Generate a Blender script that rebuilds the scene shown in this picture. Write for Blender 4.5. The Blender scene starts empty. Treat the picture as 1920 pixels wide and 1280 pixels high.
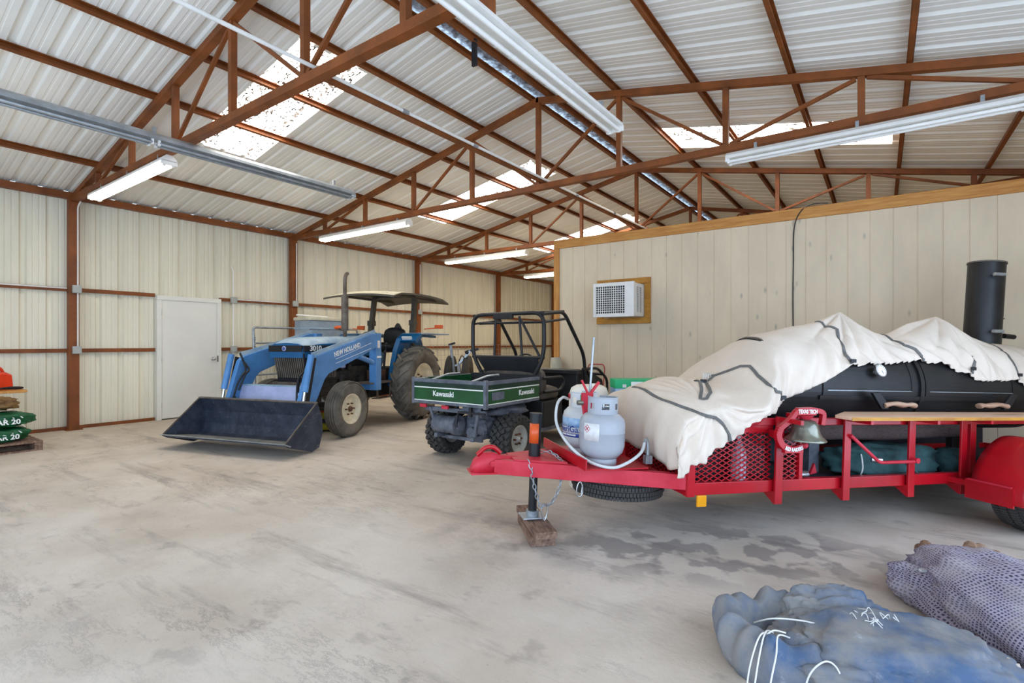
import bpy, bmesh, math, random
from mathutils import Vector, Matrix, noise

random.seed(7)
C = bpy.context.scene
COL = C.collection
PI = math.pi
def V(*a): return Vector(a)

# ------------------------------------------------------------------ camera, world, light, exposure
CAM_YAW, CAM_H = 0.6207, 1.3625
cam_data = bpy.data.cameras.new('camera')
cam_data.sensor_width = 36.0
cam_data.lens = 967.0 / 1920.0 * 36.0
cam_data.shift_y = 2.5 / 1920.0
cam_data.clip_start = 0.05
cam = bpy.data.objects.new('camera', cam_data)
COL.objects.link(cam)
cam.location = (0, 0, CAM_H)
cam.rotation_euler = (PI / 2, 0, CAM_YAW)
C.camera = cam

world = bpy.data.worlds.new('world')
C.world = world
world.use_nodes = True
wn = world.node_tree.nodes
wn['Background'].inputs[0].default_value = (0.60, 0.76, 1.0, 1)
wn['Background'].inputs[1].default_value = 3.0

C.view_settings.view_transform = 'Standard'
C.view_settings.look = 'None'
C.view_settings.gamma = 1.0
C.view_settings.use_curve_mapping = False
C.view_settings.exposure = 0.43
SKYLIGHT_STRENGTH = 10.0
TUBE_STRENGTH = 14.0
C.cycles.max_bounces = 10
C.cycles.diffuse_bounces = 7
C.cycles.use_denoising = True

# ------------------------------------------------------------------ materials
def lin(c):
    c = c / 255.0
    return c / 12.92 if c <= 0.04045 else ((c + 0.055) / 1.055) ** 2.4
def rgb(t): return (lin(t[0]), lin(t[1]), lin(t[2]), 1.0)
MATS = {}
def mat(name, col, rough=0.6, metal=0.0, var=0.12, scale=6.0, col2=None, bump=0.0, bscale=40.0,
        stretch=(1, 1, 1), lo=0.35, hi=0.65, emit=None, coat=0.0, spec=0.4):
    """Principled paint/fabric/metal with two-tone procedural wear and optional bump."""
    m = bpy.data.materials.new(name)
    m.use_nodes = True
    nt = m.node_tree; N = nt.nodes; L = nt.links
    b = N['Principled BSDF']
    b.inputs['Roughness'].default_value = rough
    b.inputs['Metallic'].default_value = metal
    b.inputs['Specular IOR Level'].default_value = spec
    if coat: b.inputs['Coat Weight'].default_value = coat
    tc = N.new('ShaderNodeTexCoord'); mp = N.new('ShaderNodeMapping')
    mp.inputs['Scale'].default_value = stretch
    L.new(tc.outputs['Object'], mp.inputs['Vector'])
    nz = N.new('ShaderNodeTexNoise'); nz.inputs['Scale'].default_value = scale
    nz.inputs['Detail'].default_value = 6; nz.inputs['Roughness'].default_value = 0.65
    L.new(mp.outputs[0], nz.inputs['Vector'])
    rp = N.new('ShaderNodeValToRGB')
    c1 = rgb(col)
    if col2 is None:
        c2 = tuple(max(0, c * (1 - 2.2 * var)) for c in c1[:3]) + (1,)
    else:
        c2 = rgb(col2)
    rp.color_ramp.elements[0].position = lo; rp.color_ramp.elements[0].color = c2
    rp.color_ramp.elements[1].position = hi; rp.color_ramp.elements[1].color = c1
    L.new(nz.outputs['Fac'], rp.inputs['Fac'])
    L.new(rp.outputs['Color'], b.inputs['Base Color'])
    if bump:
        n2 = N.new('ShaderNodeTexNoise'); n2.inputs['Scale'].default_value = bscale; n2.inputs['Detail'].default_value = 5
        L.new(mp.outputs[0], n2.inputs['Vector'])
        bp = N.new('ShaderNodeBump'); bp.inputs['Strength'].default_value = bump; bp.inputs['Distance'].default_value = 0.02
        L.new(n2.outputs['Fac'], bp.inputs['Height']); L.new(bp.outputs['Normal'], b.inputs['Normal'])
    if emit:
        b.inputs['Emission Color'].default_value = rgb(emit[0]); b.inputs['Emission Strength'].default_value = emit[1]
    MATS[name] = m
    return m

M_RUST = mat('rust_brown_paint', (140, 76, 29), 0.55, var=0.2, scale=3)
M_WALL = mat('cream_wall_metal', (230, 224, 202), 0.5, var=0.06, scale=1.2, stretch=(1, 1, .25))
M_ROOF = mat('galvanised_roof_metal', (243, 240, 230), 0.45, var=0.07, scale=1.0, stretch=(.3, 1, 1))
M_FOIL = mat('ridge_foil', (214, 226, 240), 0.25, metal=0.5, var=0.35, scale=14, bump=.5, bscale=20)
M_WHITE = mat('white_enamel', (236, 234, 228), 0.4, var=0.04)
M_DOOR = mat('door_paint', (226, 224, 214), 0.5, var=0.03, scale=2)
M_GALV = mat('galvanised_steel', (178, 184, 188), 0.35, metal=0.6, var=0.15, scale=8)
M_CHROME = mat('bright_steel', (205, 207, 208), 0.22, metal=0.9, var=0.05)
M_BOXGREY = mat('grey_electrical_box', (176, 178, 172), 0.5, var=0.08)
M_WOOD = mat('pine_wood', (214, 158, 84), 0.6, col2=(178, 112, 46), scale=5, stretch=(.6, 6, 6), lo=.3, hi=.7)
M_WOODV = mat('pine_wood_upright', (214, 158, 84), 0.6, col2=(178, 112, 46), scale=5, stretch=(6, 6, .6), lo=.3, hi=.7)
M_FRAMEW = mat('varnished_board', (196, 140, 44), 0.5, col2=(160, 104, 24), scale=5, stretch=(1, 4, 4))
M_OLDWOOD = mat('weathered_wood', (150, 120, 100), 0.8, col2=(92, 68, 56), scale=7, stretch=(1, 6, 6), bump=.3)
M_PLANK = mat('cedar_plank', (232, 196, 168), 0.5, col2=(212, 164, 128), scale=4, stretch=(.4, 7, 7), lo=.3, hi=.7)
M_RED = mat('red_trailer_paint', (186, 10, 28), 0.35, var=0.12, scale=3, coat=.2)
M_REDFADE = mat('sun_faded_red_paint', (206, 58, 74), 0.5, col2=(184, 22, 42), scale=3)
M_BLACK = mat('black_steel', (30, 30, 32), 0.45, var=0.25, scale=5)
M_SMOKER = mat('black_smoker_paint', (34, 34, 35), 0.42, var=0.25, scale=3)
M_RUBBER = mat('tyre_rubber', (52, 51, 50), 0.8, col2=(70, 67, 63), scale=5, lo=.3, hi=.75)
M_RUBBER_D = mat('dusty_tyre_rubber', (122, 116, 106), 0.85, col2=(76, 72, 66), scale=4)
M_NHBLUE = mat('tractor_blue', (84, 140, 198), 0.4, var=0.12, scale=3, coat=.2)
M_NHTEAL = mat('tractor_hood_blue', (20, 96, 148), 0.38, var=0.12, scale=3, coat=.2)
M_HOODTOP = mat('pale_blue_top', (176, 192, 200), 0.6, col2=(120, 150, 176), scale=3)  # paler blue-grey for the tractor's top faces and the cabinet rim
M_LBLUE = mat('pale_blue_plate', (168, 178, 214), 0.5, var=0.1, scale=4)
M_DKBLUE = mat('bucket_dark_steel', (66, 72, 84), 0.5, col2=(40, 46, 60), scale=6, lo=.4, hi=.7)
M_BUCKETF = mat('scuffed_bucket_floor', (138, 138, 132), 0.6, col2=(84, 86, 86), scale=9)
M_CREAM = mat('cream_wheel_rim', (232, 220, 190), 0.5, var=0.12, scale=8)
M_GREYRIM = mat('grey_wheel_rim', (186, 186, 178), 0.5, var=0.1, scale=8)
M_ENGINE = mat('greasy_iron', (62, 56, 50), 0.6, col2=(34, 32, 32), scale=10)
M_RUSTY = mat('rusty_iron', (120, 82, 56), 0.8, col2=(70, 50, 40), scale=10)
M_MUFF = mat('muffler_steel', (108, 100, 90), 0.6, col2=(78, 66, 56), scale=8)
M_CANOPY = mat('canopy_metal', (84, 78, 68), 0.5, var=0.15)
M_ORANGE = mat('amber_lens', (220, 92, 40), 0.3, var=0.05)
M_LENS = mat('clear_lens', (220, 222, 220), 0.15, var=0.05)
M_GREEN = mat('utility_green_paint', (24, 84, 44), 0.35, var=0.15, scale=4, coat=.3)
M_DKGREEN = mat('dark_green_paint', (28, 58, 46), 0.4, var=0.2, scale=4)
M_UTVGREY = mat('dusty_grey_iron', (112, 116, 124), 0.6, col2=(76, 80, 90), scale=8)
M_DKPLASTIC = mat('black_plastic', (40, 41, 44), 0.5, var=0.2)
M_SEAT = mat('worn_black_vinyl', (54, 50, 46), 0.5, col2=(90, 80, 70), scale=5)
M_TANK = mat('grey_tank_paint', (168, 172, 178), 0.4, var=0.06, scale=4)
M_TANKW = mat('white_tank_paint', (206, 208, 208), 0.4, var=0.05, scale=4)
M_LABELBLUE = mat('blue_label', (36, 64, 148), 0.4, var=0.05)
M_LABELSKY = mat('sky_blue_label', (84, 150, 208), 0.4, col2=(190, 214, 232), scale=9)
M_INKWHITE = mat('white_lettering', (238, 238, 234), 0.5, var=0.02)
M_INKRED = mat('red_lettering', (196, 30, 60), 0.5, var=0.02)
M_PAPER = mat('paper_label', (224, 222, 220), 0.6, var=0.08, scale=30)
M_COVER = mat('cream_canvas', (226, 210, 192), 0.85, var=0.05, scale=3, bump=.12, bscale=60)
M_STRAP = mat('dark_grey_webbing', (112, 110, 106), 0.8, var=0.15, scale=30)
M_BELL = mat('bronze_bell', (158, 156, 138), 0.25, metal=0.7, col2=(104, 108, 100), scale=5)
M_AXEWOOD = mat('axe_handle_wood', (198, 164, 138), 0.6, col2=(166, 122, 96), scale=6, stretch=(.6, 5, 5))
M_DKTEAL = mat('dark_green_canvas', (48, 84, 84), 0.85, col2=(30, 54, 56), scale=6, bump=.3, bscale=20)
M_BAGBLUE = mat('dusty_blue_fabric', (74, 94, 122), 0.9, col2=(130, 128, 126), scale=3, lo=.4, hi=.6, bump=.25, bscale=18)
M_CORD = mat('white_cord', (226, 224, 218), 0.7, var=0.05)
M_TAN = mat('tan_sack', (206, 192, 176), 0.8, var=0.1, scale=8, bump=.3)
M_BROWNROPE = mat('brown_rope', (150, 116, 92), 0.9, var=0.2, scale=30, bump=.4)
M_REDPL = mat('red_orange_plastic', (226, 62, 24), 0.35, var=0.08)
M_BAGGREEN = mat('green_feed_bag', (18, 98, 58), 0.4, var=0.25, scale=9)
M_BAGWHITE = mat('white_feed_bag', (226, 222, 214), 0.5, var=0.1, scale=9, bump=.3)
M_BROWNBAG = mat('brown_paper_bag', (150, 116, 66), 0.7, col2=(96, 66, 40), scale=8, bump=.4)
M_CARTON = mat('green_carton', (36, 172, 112), 0.5, var=0.05)
M_CARTONB = mat('blue_carton', (112, 146, 196), 0.5, col2=(160, 184, 214), scale=3)
M_CRATE = mat('grey_blue_metal', (150, 164, 176), 0.5, var=0.1, scale=4)
M_YELLOW = mat('yellow_green_paint', (206, 200, 60), 0.45, var=0.15, scale=5)
M_HOSE = mat('pale_grey_hose', (206, 208, 206), 0.5, var=0.06)
M_DECK = mat('dark_trailer_deck', (52, 50, 62), 0.7, var=0.2)
M_DARK = mat('charcoal_black', (16, 16, 18), 0.8, var=0.2)
M_BEIGEC = mat('beige_cushion', (206, 200, 178), 0.8, var=0.08)
M_COAL = mat('dark_mesh_roll', (34, 30, 32), 0.8, col2=(84, 70, 66), scale=22, stretch=(1, 3, 3), lo=.5, hi=.8, bump=.6, bscale=30)
M_AMBER2 = mat('amber_reflector', (232, 156, 24), 0.3, var=0.05)
M_BOTTLE = mat('clear_plastic', (196, 196, 206), 0.25, var=0.2, scale=14)
M_CREAMPL = mat('cream_plastic', (232, 226, 212), 0.5, var=0.05)

def emission_mat(name, col, strength):
    m = bpy.data.materials.new(name); m.use_nodes = True
    nt = m.node_tree; N = nt.nodes
    N.remove(N['Principled BSDF'])
    e = N.new('ShaderNodeEmission'); e.inputs[0].default_value = rgb(col); e.inputs[1].default_value = strength
    nt.links.new(e.outputs[0], N['Material Output'].inputs[0])
    return m
M_TUBE = emission_mat('lit_tube', (255, 246, 226), TUBE_STRENGTH)

def skylight_mat():
    m = bpy.data.materials.new('fibreglass_skylight'); m.use_nodes = True
    nt = m.node_tree; N = nt.nodes; L = nt.links
    N.remove(N['Principled BSDF'])
    e = N.new('ShaderNodeEmission'); e.inputs[1].default_value = SKYLIGHT_STRENGTH
    d = N.new('ShaderNodeBsdfDiffuse'); d.inputs[0].default_value = rgb((120, 112, 104))
    tc = N.new('ShaderNodeTexCoord')
    v = N.new('ShaderNodeTexNoise'); v.inputs['Scale'].default_value = 26; v.inputs['Detail'].default_value = 5
    mp = N.new('ShaderNodeMapping'); mp.inputs['Scale'].default_value = (.7, 1.5, 1)
    L.new(tc.outputs['Object'], mp.inputs[0]); L.new(mp.outputs[0], v.inputs['Vector'])
    g = N.new('ShaderNodeTexNoise'); g.inputs['Scale'].default_value = 2.2
    mp2 = N.new('ShaderNodeMapping'); mp2.inputs['Scale'].default_value = (.3, 2.2, 1)
    L.new(tc.outputs['Object'], mp2.inputs[0]); L.new(mp2.outputs[0], g.inputs['Vector'])
    ad = N.new('ShaderNodeMath'); ad.operation = 'MULTIPLY_ADD'; ad.inputs[1].default_value = .35
    L.new(g.outputs['Fac'], ad.inputs[0]); L.new(v.outputs['Fac'], ad.inputs[2])
    rp = N.new('ShaderNodeValToRGB')
    rp.color_ramp.elements[0].position = .715; rp.color_ramp.elements[0].color = (0, 0, 0, 1)
    rp.color_ramp.elements[1].position = .75; rp.color_ramp.elements[1].color = (1, 1, 1, 1)
    L.new(ad.outputs[0], rp.inputs[0])
    e.inputs[0].default_value = rgb((255, 250, 240))
    mx = N.new('ShaderNodeMixShader')
    L.new(rp.outputs[0], mx.inputs[0]); L.new(e.outputs[0], mx.inputs[1]); L.new(d.outputs[0], mx.inputs[2])
    L.new(mx.outputs[0], N['Material Output'].inputs[0])
    return m
M_SKY = skylight_mat()

def floor_mat():
    m = bpy.data.materials.new('dusty_concrete'); m.use_nodes = True
    nt = m.node_tree; N = nt.nodes; L = nt.links
    b = N['Principled BSDF']; b.inputs['Roughness'].default_value = .75; b.inputs['Specular IOR Level'].default_value = .25
    tc = N.new('ShaderNodeTexCoord')
    def nz(scale, st, rot=0, det=6, rough=.6):
        mp = N.new('ShaderNodeMapping'); mp.inputs['Scale'].default_value = st; mp.inputs['Rotation'].default_value = (0, 0, rot)
        n = N.new('ShaderNodeTexNoise'); n.inputs['Scale'].default_value = scale; n.inputs['Detail'].default_value = det; n.inputs['Roughness'].default_value = rough
        L.new(tc.outputs['Object'], mp.inputs[0]); L.new(mp.outputs[0], n.inputs['Vector']); return n.outputs['Fac']
    def ramp(src, a, b_, ca=(0, 0, 0, 1), cb=(1, 1, 1, 1)):
        r = N.new('ShaderNodeValToRGB'); r.color_ramp.elements[0].position = a; r.color_ramp.elements[0].color = ca
        r.color_ramp.elements[1].position = b_; r.color_ramp.elements[1].color = cb
        L.new(src, r.inputs[0]); return r.outputs[0]
    def mix(fac, c1, c2):
        x = N.new('ShaderNodeMix'); x.data_type = 'RGBA'
        if hasattr(fac, 'is_output') or not isinstance(fac, float): L.new(fac, x.inputs[0])
        else: x.inputs[0].default_value = fac
        for s, c in ((6, c1), (7, c2)):
            if isinstance(c, tuple): x.inputs[s].default_value = c
            else: L.new(c, x.inputs[s])
        return x.outputs[2]
    def mul(a, k):
        x = N.new('ShaderNodeMath'); x.operation = 'MULTIPLY'
        L.new(a, x.inputs[0])
        if isinstance(k, float): x.inputs[1].default_value = k
        else: L.new(k, x.inputs[1])
        return x.outputs[0]
    base = ramp(nz(.9, (1, 1, 1)), .36, .64, rgb((186, 172, 156)), rgb((208, 196, 182)))
    col = mix(mul(ramp(nz(2.6, (1, 1, 1), det=8, rough=.7), .5, .72), .35), base, rgb((158, 146, 134)))
    streak = ramp(nz(1.3, (.35, 2.2, 1), rot=-.35, det=8, rough=.72), .53, .66)
    col = mix(mul(streak, .6), col, rgb((134, 124, 116)))
    fine = ramp(nz(9, (.4, 2.4, 1), rot=-.5, det=8, rough=.75), .62, .72)
    col = mix(mul(fine, .5), col, rgb((116, 108, 102)))
    dust = ramp(nz(.7, (1, 1, 1), det=3), .5, .7)
    spots = ramp(nz(3.4, (1, 1.3, 1), det=4, rough=.6), .60, .68)
    col = mix(mul(spots, .4), col, rgb((138, 128, 120)))
    crack = ramp(nz(1.1, (.5, 1.6, 1), rot=-.5, det=10, rough=.8), .49, .5)
    crack2 = ramp(nz(1.1, (.5, 1.6, 1), rot=-.5, det=10, rough=.8), .505, .515)
    sb = N.new('ShaderNodeMath'); sb.operation = 'SUBTRACT'; L.new(crack, sb.inputs[0]); L.new(crack2, sb.inputs[1])
    col = mix(mul(mul(sb.outputs[0], ramp(nz(.6, (1, 1, 1), det=2), .5, .62)), .5), col, rgb((112, 104, 98)))
    col = mix(mul(dust, .4), col, rgb((222, 214, 204)))
    grit = ramp(nz(55, (1, 1, 1), det=3), .66, .74)
    col = mix(mul(grit, .35), col, rgb((100, 94, 90)))
    # damp patch with drips by the trailer
    g = N.new('ShaderNodeTexGradient'); g.gradient_type = 'SPHERICAL'
    mp = N.new('ShaderNodeMapping'); mp.vector_type = 'TEXTURE'
    mp.inputs['Location'].default_value = (-.85, 3.55, 0); mp.inputs['Scale'].default_value = (1.5, .6, 1); mp.inputs['Rotation'].default_value = (0, 0, .55)
    L.new(tc.outputs['Object'], mp.inputs[0]); L.new(mp.outputs[0], g.inputs[0])
    dn = ramp(nz(4.5, (1, 1, 1), det=3, rough=.5), .47, .53)
    wet = mul(mul(ramp(g.outputs['Fac'], .05, .5), dn), .55)
    col = mix(wet, col, rgb((104, 98, 98)))
    g2 = N.new('ShaderNodeTexGradient'); g2.gradient_type = 'SPHERICAL'
    mp2 = N.new('ShaderNodeMapping'); mp2.vector_type = 'TEXTURE'
    mp2.inputs['Location'].default_value = (-2.15, 3.0, 0); mp2.inputs['Scale'].default_value = (.9, .6, 1)
    L.new(tc.outputs['Object'], mp2.inputs[0]); L.new(mp2.outputs[0], g2.inputs[0])
    wet2 = mul(mul(ramp(g2.outputs['Fac'], .05, .7), ramp(nz(3.2, (1, 1, 1), det=4), .42, .58)), .5)
    col = mix(wet2, col, rgb((112, 104, 100)))
    L.new(col, b.inputs['Base Color'])
    bp = N.new('ShaderNodeBump'); bp.inputs['Strength'].default_value = .25; bp.inputs['Distance'].default_value = .01
    L.new(nz(30, (1, 1, 1), det=6), bp.inputs['Height']); L.new(bp.outputs[0], b.inputs['Normal'])
    return m
M_FLOOR = floor_mat()

def siding_mat():
    m = mat('painted_plywood_siding', (226, 208, 178), .7, var=.05, scale=2.2, stretch=(1.5, 1, .5))
    nt = m.node_tree; N = nt.nodes; L = nt.links; b = N['Principled BSDF']
    src = b.inputs['Base Color'].links[0].from_socket
    tc = N.new('ShaderNodeTexCoord'); mp = N.new('ShaderNodeMapping'); mp.inputs['Scale'].default_value = (2.6, 1, 1.1)
    vo = N.new('ShaderNodeTexVoronoi'); vo.inputs['Scale'].default_value = 2.2; vo.inputs['Randomness'].default_value = 1
    L.new(tc.outputs['Object'], mp.inputs[0]); L.new(mp.outputs[0], vo.inputs['Vector'])
    rp = N.new('ShaderNodeValToRGB'); rp.color_ramp.elements[0].position = .03; rp.color_ramp.elements[0].color = (1, 1, 1, 1)
    rp.color_ramp.elements[1].position = .13; rp.color_ramp.elements[1].color = (0, 0, 0, 1)
    L.new(vo.outputs['Distance'], rp.inputs[0])
    k = N.new('ShaderNodeMath'); k.operation = 'MULTIPLY'; k.inputs[1].default_value = .55; L.new(rp.outputs[0], k.inputs[0])
    x = N.new('ShaderNodeMix'); x.data_type = 'RGBA'; L.new(k.outputs[0], x.inputs[0]); L.new(src, x.inputs[6]); x.inputs[7].default_value = rgb((128, 124, 118))
    L.new(x.outputs[2], b.inputs['Base Color'])
    return m
M_SIDING = siding_mat()

def scuff(m, scale, lo, hi, col, k=.8, stretch=(1, 1, 1)):
    """lay pale worn marks over a material's colour."""
    nt = m.node_tree; N = nt.nodes; L = nt.links; b = N['Principled BSDF']
    src = b.inputs['Base Color'].links[0].from_socket
    tc = N.new('ShaderNodeTexCoord'); mp = N.new('ShaderNodeMapping'); mp.inputs['Scale'].default_value = stretch
    n = N.new('ShaderNodeTexNoise'); n.inputs['Scale'].default_value = scale; n.inputs['Detail'].default_value = 8; n.inputs['Roughness'].default_value = .75
    L.new(tc.outputs['Object'], mp.inputs[0]); L.new(mp.outputs[0], n.inputs['Vector'])
    r = N.new('ShaderNodeValToRGB'); r.color_ramp.elements[0].position = lo; r.color_ramp.elements[0].color = (0, 0, 0, 1)
    r.color_ramp.elements[1].position = hi; r.color_ramp.elements[1].color = (k, k, k, 1)
    L.new(n.outputs['Fac'], r.inputs[0])
    x = N.new('ShaderNodeMix'); x.data_type = 'RGBA'; L.new(r.outputs[0], x.inputs[0]); L.new(src, x.inputs[6]); x.inputs[7].default_value = rgb(col)
    L.new(x.outputs[2], b.inputs['Base Color'])
scuff(M_BAGBLUE, 9, .60, .72, (168, 170, 176), .6)
scuff(M_DKBLUE, 16, .60, .70, (150, 152, 156), .7, (.6, 2, 1))
scuff(M_BUCKETF, 14, .58, .70, (190, 188, 182), .6)
scuff(M_GREEN, 12, .62, .74, (120, 140, 130), .5)
scuff(M_UTVGREY, 14, .60, .72, (150, 150, 152), .5)

def mesh_bag_mat():
    m = bpy.data.materials.new('purple_mesh_fabric'); m.use_nodes = True
    nt = m.node_tree; N = nt.nodes; L = nt.links; b = N['Principled BSDF']; b.inputs['Roughness'].default_value = .85
    tc = N.new('ShaderNodeTexCoord'); br = N.new('ShaderNodeTexBrick')
    br.offset = 0; br.inputs['Scale'].default_value = 1
    br.inputs['Color1'].default_value = rgb((40, 42, 66)); br.inputs['Color2'].default_value = rgb((70, 66, 88))
    br.inputs['Mortar'].default_value = rgb((154, 146, 162))
    br.inputs['Mortar Size'].default_value = .0032; br.inputs['Brick Width'].default_value = .013; br.inputs['Row Height'].default_value = .013
    L.new(tc.outputs['UV'], br.inputs['Vector'])
    nz = N.new('ShaderNodeTexNoise'); nz.inputs['Scale'].default_value = 5; L.new(tc.outputs['Object'], nz.inputs['Vector'])
    rp = N.new('ShaderNodeValToRGB'); rp.color_ramp.elements[0].position = .45; rp.color_ramp.elements[1].position = .7
    L.new(nz.outputs['Fac'], rp.inputs[0])
    k = N.new('ShaderNodeMath'); k.operation = 'MULTIPLY'; k.inputs[1].default_value = .6; L.new(rp.outputs[0], k.inputs[0])
    x = N.new('ShaderNodeMix'); x.data_type = 'RGBA'; L.new(k.outputs[0], x.inputs[0]); L.new(br.outputs['Color'], x.inputs[6]); x.inputs[7].default_value = rgb((168, 160, 158))
    L.new(x.outputs[2], b.inputs['Base Color'])
    return m
M_MESHBAG = mesh_bag_mat()

# ------------------------------------------------------------------ mesh builder
def frame_from(d, up=None):
    d = Vector(d).normalized()
    u = Vector(up) if up is not None else (V(0, 0, 1) if abs(d.z) < .95 else V(1, 0, 0))
    x = u.cross(d)
    if x.length < 1e-6: x = V(1, 0, 0).cross(d)
    x.normalize(); y = d.cross(x)
    return x, y, d
class MB:
    def __init__(s): s.v = []; s.f = []; s.sm = []; s.uv = None
    def add(s, vs, fs, smooth=False):
        o = len(s.v); s.v += [tuple(v) for v in vs]
        for f in fs: s.f.append([i + o for i in f]); s.sm.append(smooth)
        return s
    def box(s, c, size, rot=None):
        hx, hy, hz = size[0] / 2, size[1] / 2, size[2] / 2
        pts = [V(x, y, z) for z in (-hz, hz) for y in (-hy, hy) for x in (-hx, hx)]
        if rot is not None: pts = [rot @ p for p in pts]
        c = Vector(c); pts = [p + c for p in pts]
        return s.add(pts, [(0, 2, 3, 1), (4, 5, 7, 6), (0, 1, 5, 4), (2, 6, 7, 3), (0, 4, 6, 2), (1, 3, 7, 5)])
    def span(s, a, b):
        a = Vector(a); b = Vector(b)
        return s.box((a + b) / 2, [abs(b[i] - a[i]) for i in range(3)])
    def bar(s, p0, p1, w, h, up=None):
        p0 = Vector(p0); p1 = Vector(p1); x, y, d = frame_from(p1 - p0, up)
        pts = []
        for p in (p0, p1):
            for sx, sy in ((-1, -1), (1, -1), (1, 1), (-1, 1)): pts.append(p + x * (sx * w / 2) + y * (sy * h / 2))
        return s.add(pts, [(3, 2, 1, 0), (4, 5, 6, 7), (0, 1, 5, 4), (1, 2, 6, 5), (2, 3, 7, 6), (3, 0, 4, 7)])
    def tube(s, path, r, n=10, closed=False, caps=True, ell=1.0):
        P = [Vector(p) for p in path]; m = len(P)
        R = r if isinstance(r, (list, tuple)) else [r] * m
        T = []
        for i in range(m):
            a = P[(i - 1) % m] if (closed or i > 0) else P[i]
            b = P[(i + 1) % m] if (closed or i < m - 1) else P[i]
            T.append((b - a).normalized())
        x, y, _ = frame_from(T[0]); vs = []
        for i in range(m):
            if i > 0:
                ax = T[i - 1].cross(T[i])
                if ax.length > 1e-7:
                    q = Matrix.Rotation(T[i - 1].angle(T[i]), 3, ax.normalized()); x = q @ x; y = q @ y
            for k in range(n):
                a = 2 * PI * k / n
                vs.append(P[i] + x * (math.cos(a) * R[i]) + y * (math.sin(a) * R[i] * ell))
        fs = []
        for i in range(m if closed else m - 1):
            j = (i + 1) % m
            for k in range(n): fs.append((i * n + k, i * n + (k + 1) % n, j * n + (k + 1) % n, j * n + k))
        s.add(vs, fs, True)
        if caps and not closed:
            s.add(vs[:n], [tuple(reversed(range(n)))]); s.add(vs[-n:], [tuple(range(n))])
        return s
    def cyl(s, p0, p1, r0, r1=None, n=20):
        return s.tube([p0, p1], [r0, r0 if r1 is None else r1], n)
    def lathe(s, prof, c=(0, 0, 0), axis='Z', n=32, a0=0.0, a1=2 * PI, smooth=True, close=False):
        """prof: list of (radius, height along axis); close joins last profile point to first."""
        c = Vector(c); full = abs(a1 - a0 - 2 * PI) < 1e-6
        k = n if full else n + 1; vs = []
        for i in range(k):
            a = a0 + (a1 - a0) * i / n
            ca, sa = math.cos(a), math.sin(a)
            for r, h in prof:
                p = {'Z': V(r * ca, r * sa, h), 'Y': V(r * ca, h, r * sa), 'X': V(h, r * ca, r * sa)}[axis]
                vs.append(c + p)
        m = len(prof); fs = []
        for i in range(n):
            j = (i + 1) % k
            for q in range(m if close else m - 1):
                q2 = (q + 1) % m
                f = (i * m + q, j * m + q, j * m + q2, i * m + q2)
                fs.append(f if axis != 'Y' else tuple(reversed(f)))
        return s.add(vs, fs, smooth)
    def prism(s, poly, a, b, plane='XZ'):
        """extrude a polygon; plane XZ extrudes along Y from a to b, XY along Z, YZ along X."""
        def P(u, w, t): return {'XZ': V(u, t, w), 'XY': V(u, w, t), 'YZ': V(t, u, w)}[plane]
        n = len(poly)
        vs = [P(u, w, a) for u, w in poly] + [P(u, w, b) for u, w in poly]
        fs = [tuple(range(n)), tuple(reversed(range(n, 2 * n)))]
        for i in range(n): fs.append((i, i + n, (i + 1) % n + n, (i + 1) % n))
        return s.add(vs, fs)
    def blob(s, c, rad, seed=0, amp=.12, freq=2.0, n=40, m=24, flat=None, rot=None, power=1.0):
        c = Vector(c); vs = []
        for i in range(m + 1):
            t = PI * i / m
            for k in range(n):
                a = 2 * PI * k / n
                d = V(math.sin(t) * math.cos(a), math.sin(t) * math.sin(a), math.cos(t))
                dd = V(*[math.copysign(abs(x) ** power, x) for x in d]) if power != 1.0 else d
                q = 1 + amp * noise.fractal(d * freq + V(seed * 3.1, seed * 1.7, 0), .9, 2.1, 5)
                p = V(dd.x * rad[0] * q, dd.y * rad[1] * q, dd.z * rad[2] * q)
                if rot is not None: p = rot @ p
                p += c
                if flat is not None and p.z < flat: p.z = flat
                vs.append(p)
        fs = [(i * n + k, (i + 1) * n + k, (i + 1) * n + (k + 1) % n, i * n + (k + 1) % n) for i in range(m) for k in range(n)]
        return s.add(vs, fs, True)
    def grid(s, P, smooth=True, closed_j=False):
        ni = len(P); nj = len(P[0]); vs = [p for r in P for p in r]; fs = []
        for i in range(ni - 1):
            for j in range(nj if closed_j else nj - 1):
                j2 = (j + 1) % nj
                fs.append((i * nj + j, i * nj + j2, (i + 1) * nj + j2, (i + 1) * nj + j))
        return s.add(vs, fs, smooth)
    def build(s, name, m, parent=None, origin=None, bevel=0.0, weld=False, label=None):
        me = bpy.data.meshes.new(name)
        o = Vector(origin) if origin is not None else V(0, 0, 0)
        me.from_pydata([tuple(Vector(v) - o) for v in s.v], [], s.f)
        me.polygons.foreach_set('use_smooth', s.sm)
        me.materials.append(m); me.update()
        if weld:
            bm = bmesh.new(); bm.from_mesh(me); bmesh.ops.remove_doubles(bm, verts=bm.verts, dist=1e-5); bm.to_mesh(me); bm.free()
        ob = bpy.data.objects.new(name, me); COL.objects.link(ob); ob.location = o
        if parent is not None: ob.parent = parent
        if bevel:
            md = ob.modifiers.new('bevel', 'BEVEL'); md.width = bevel; md.segments = 2; md.limit_method = 'ANGLE'; md.angle_limit = .7
        if label: ob['label'] = label
        return ob

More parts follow.
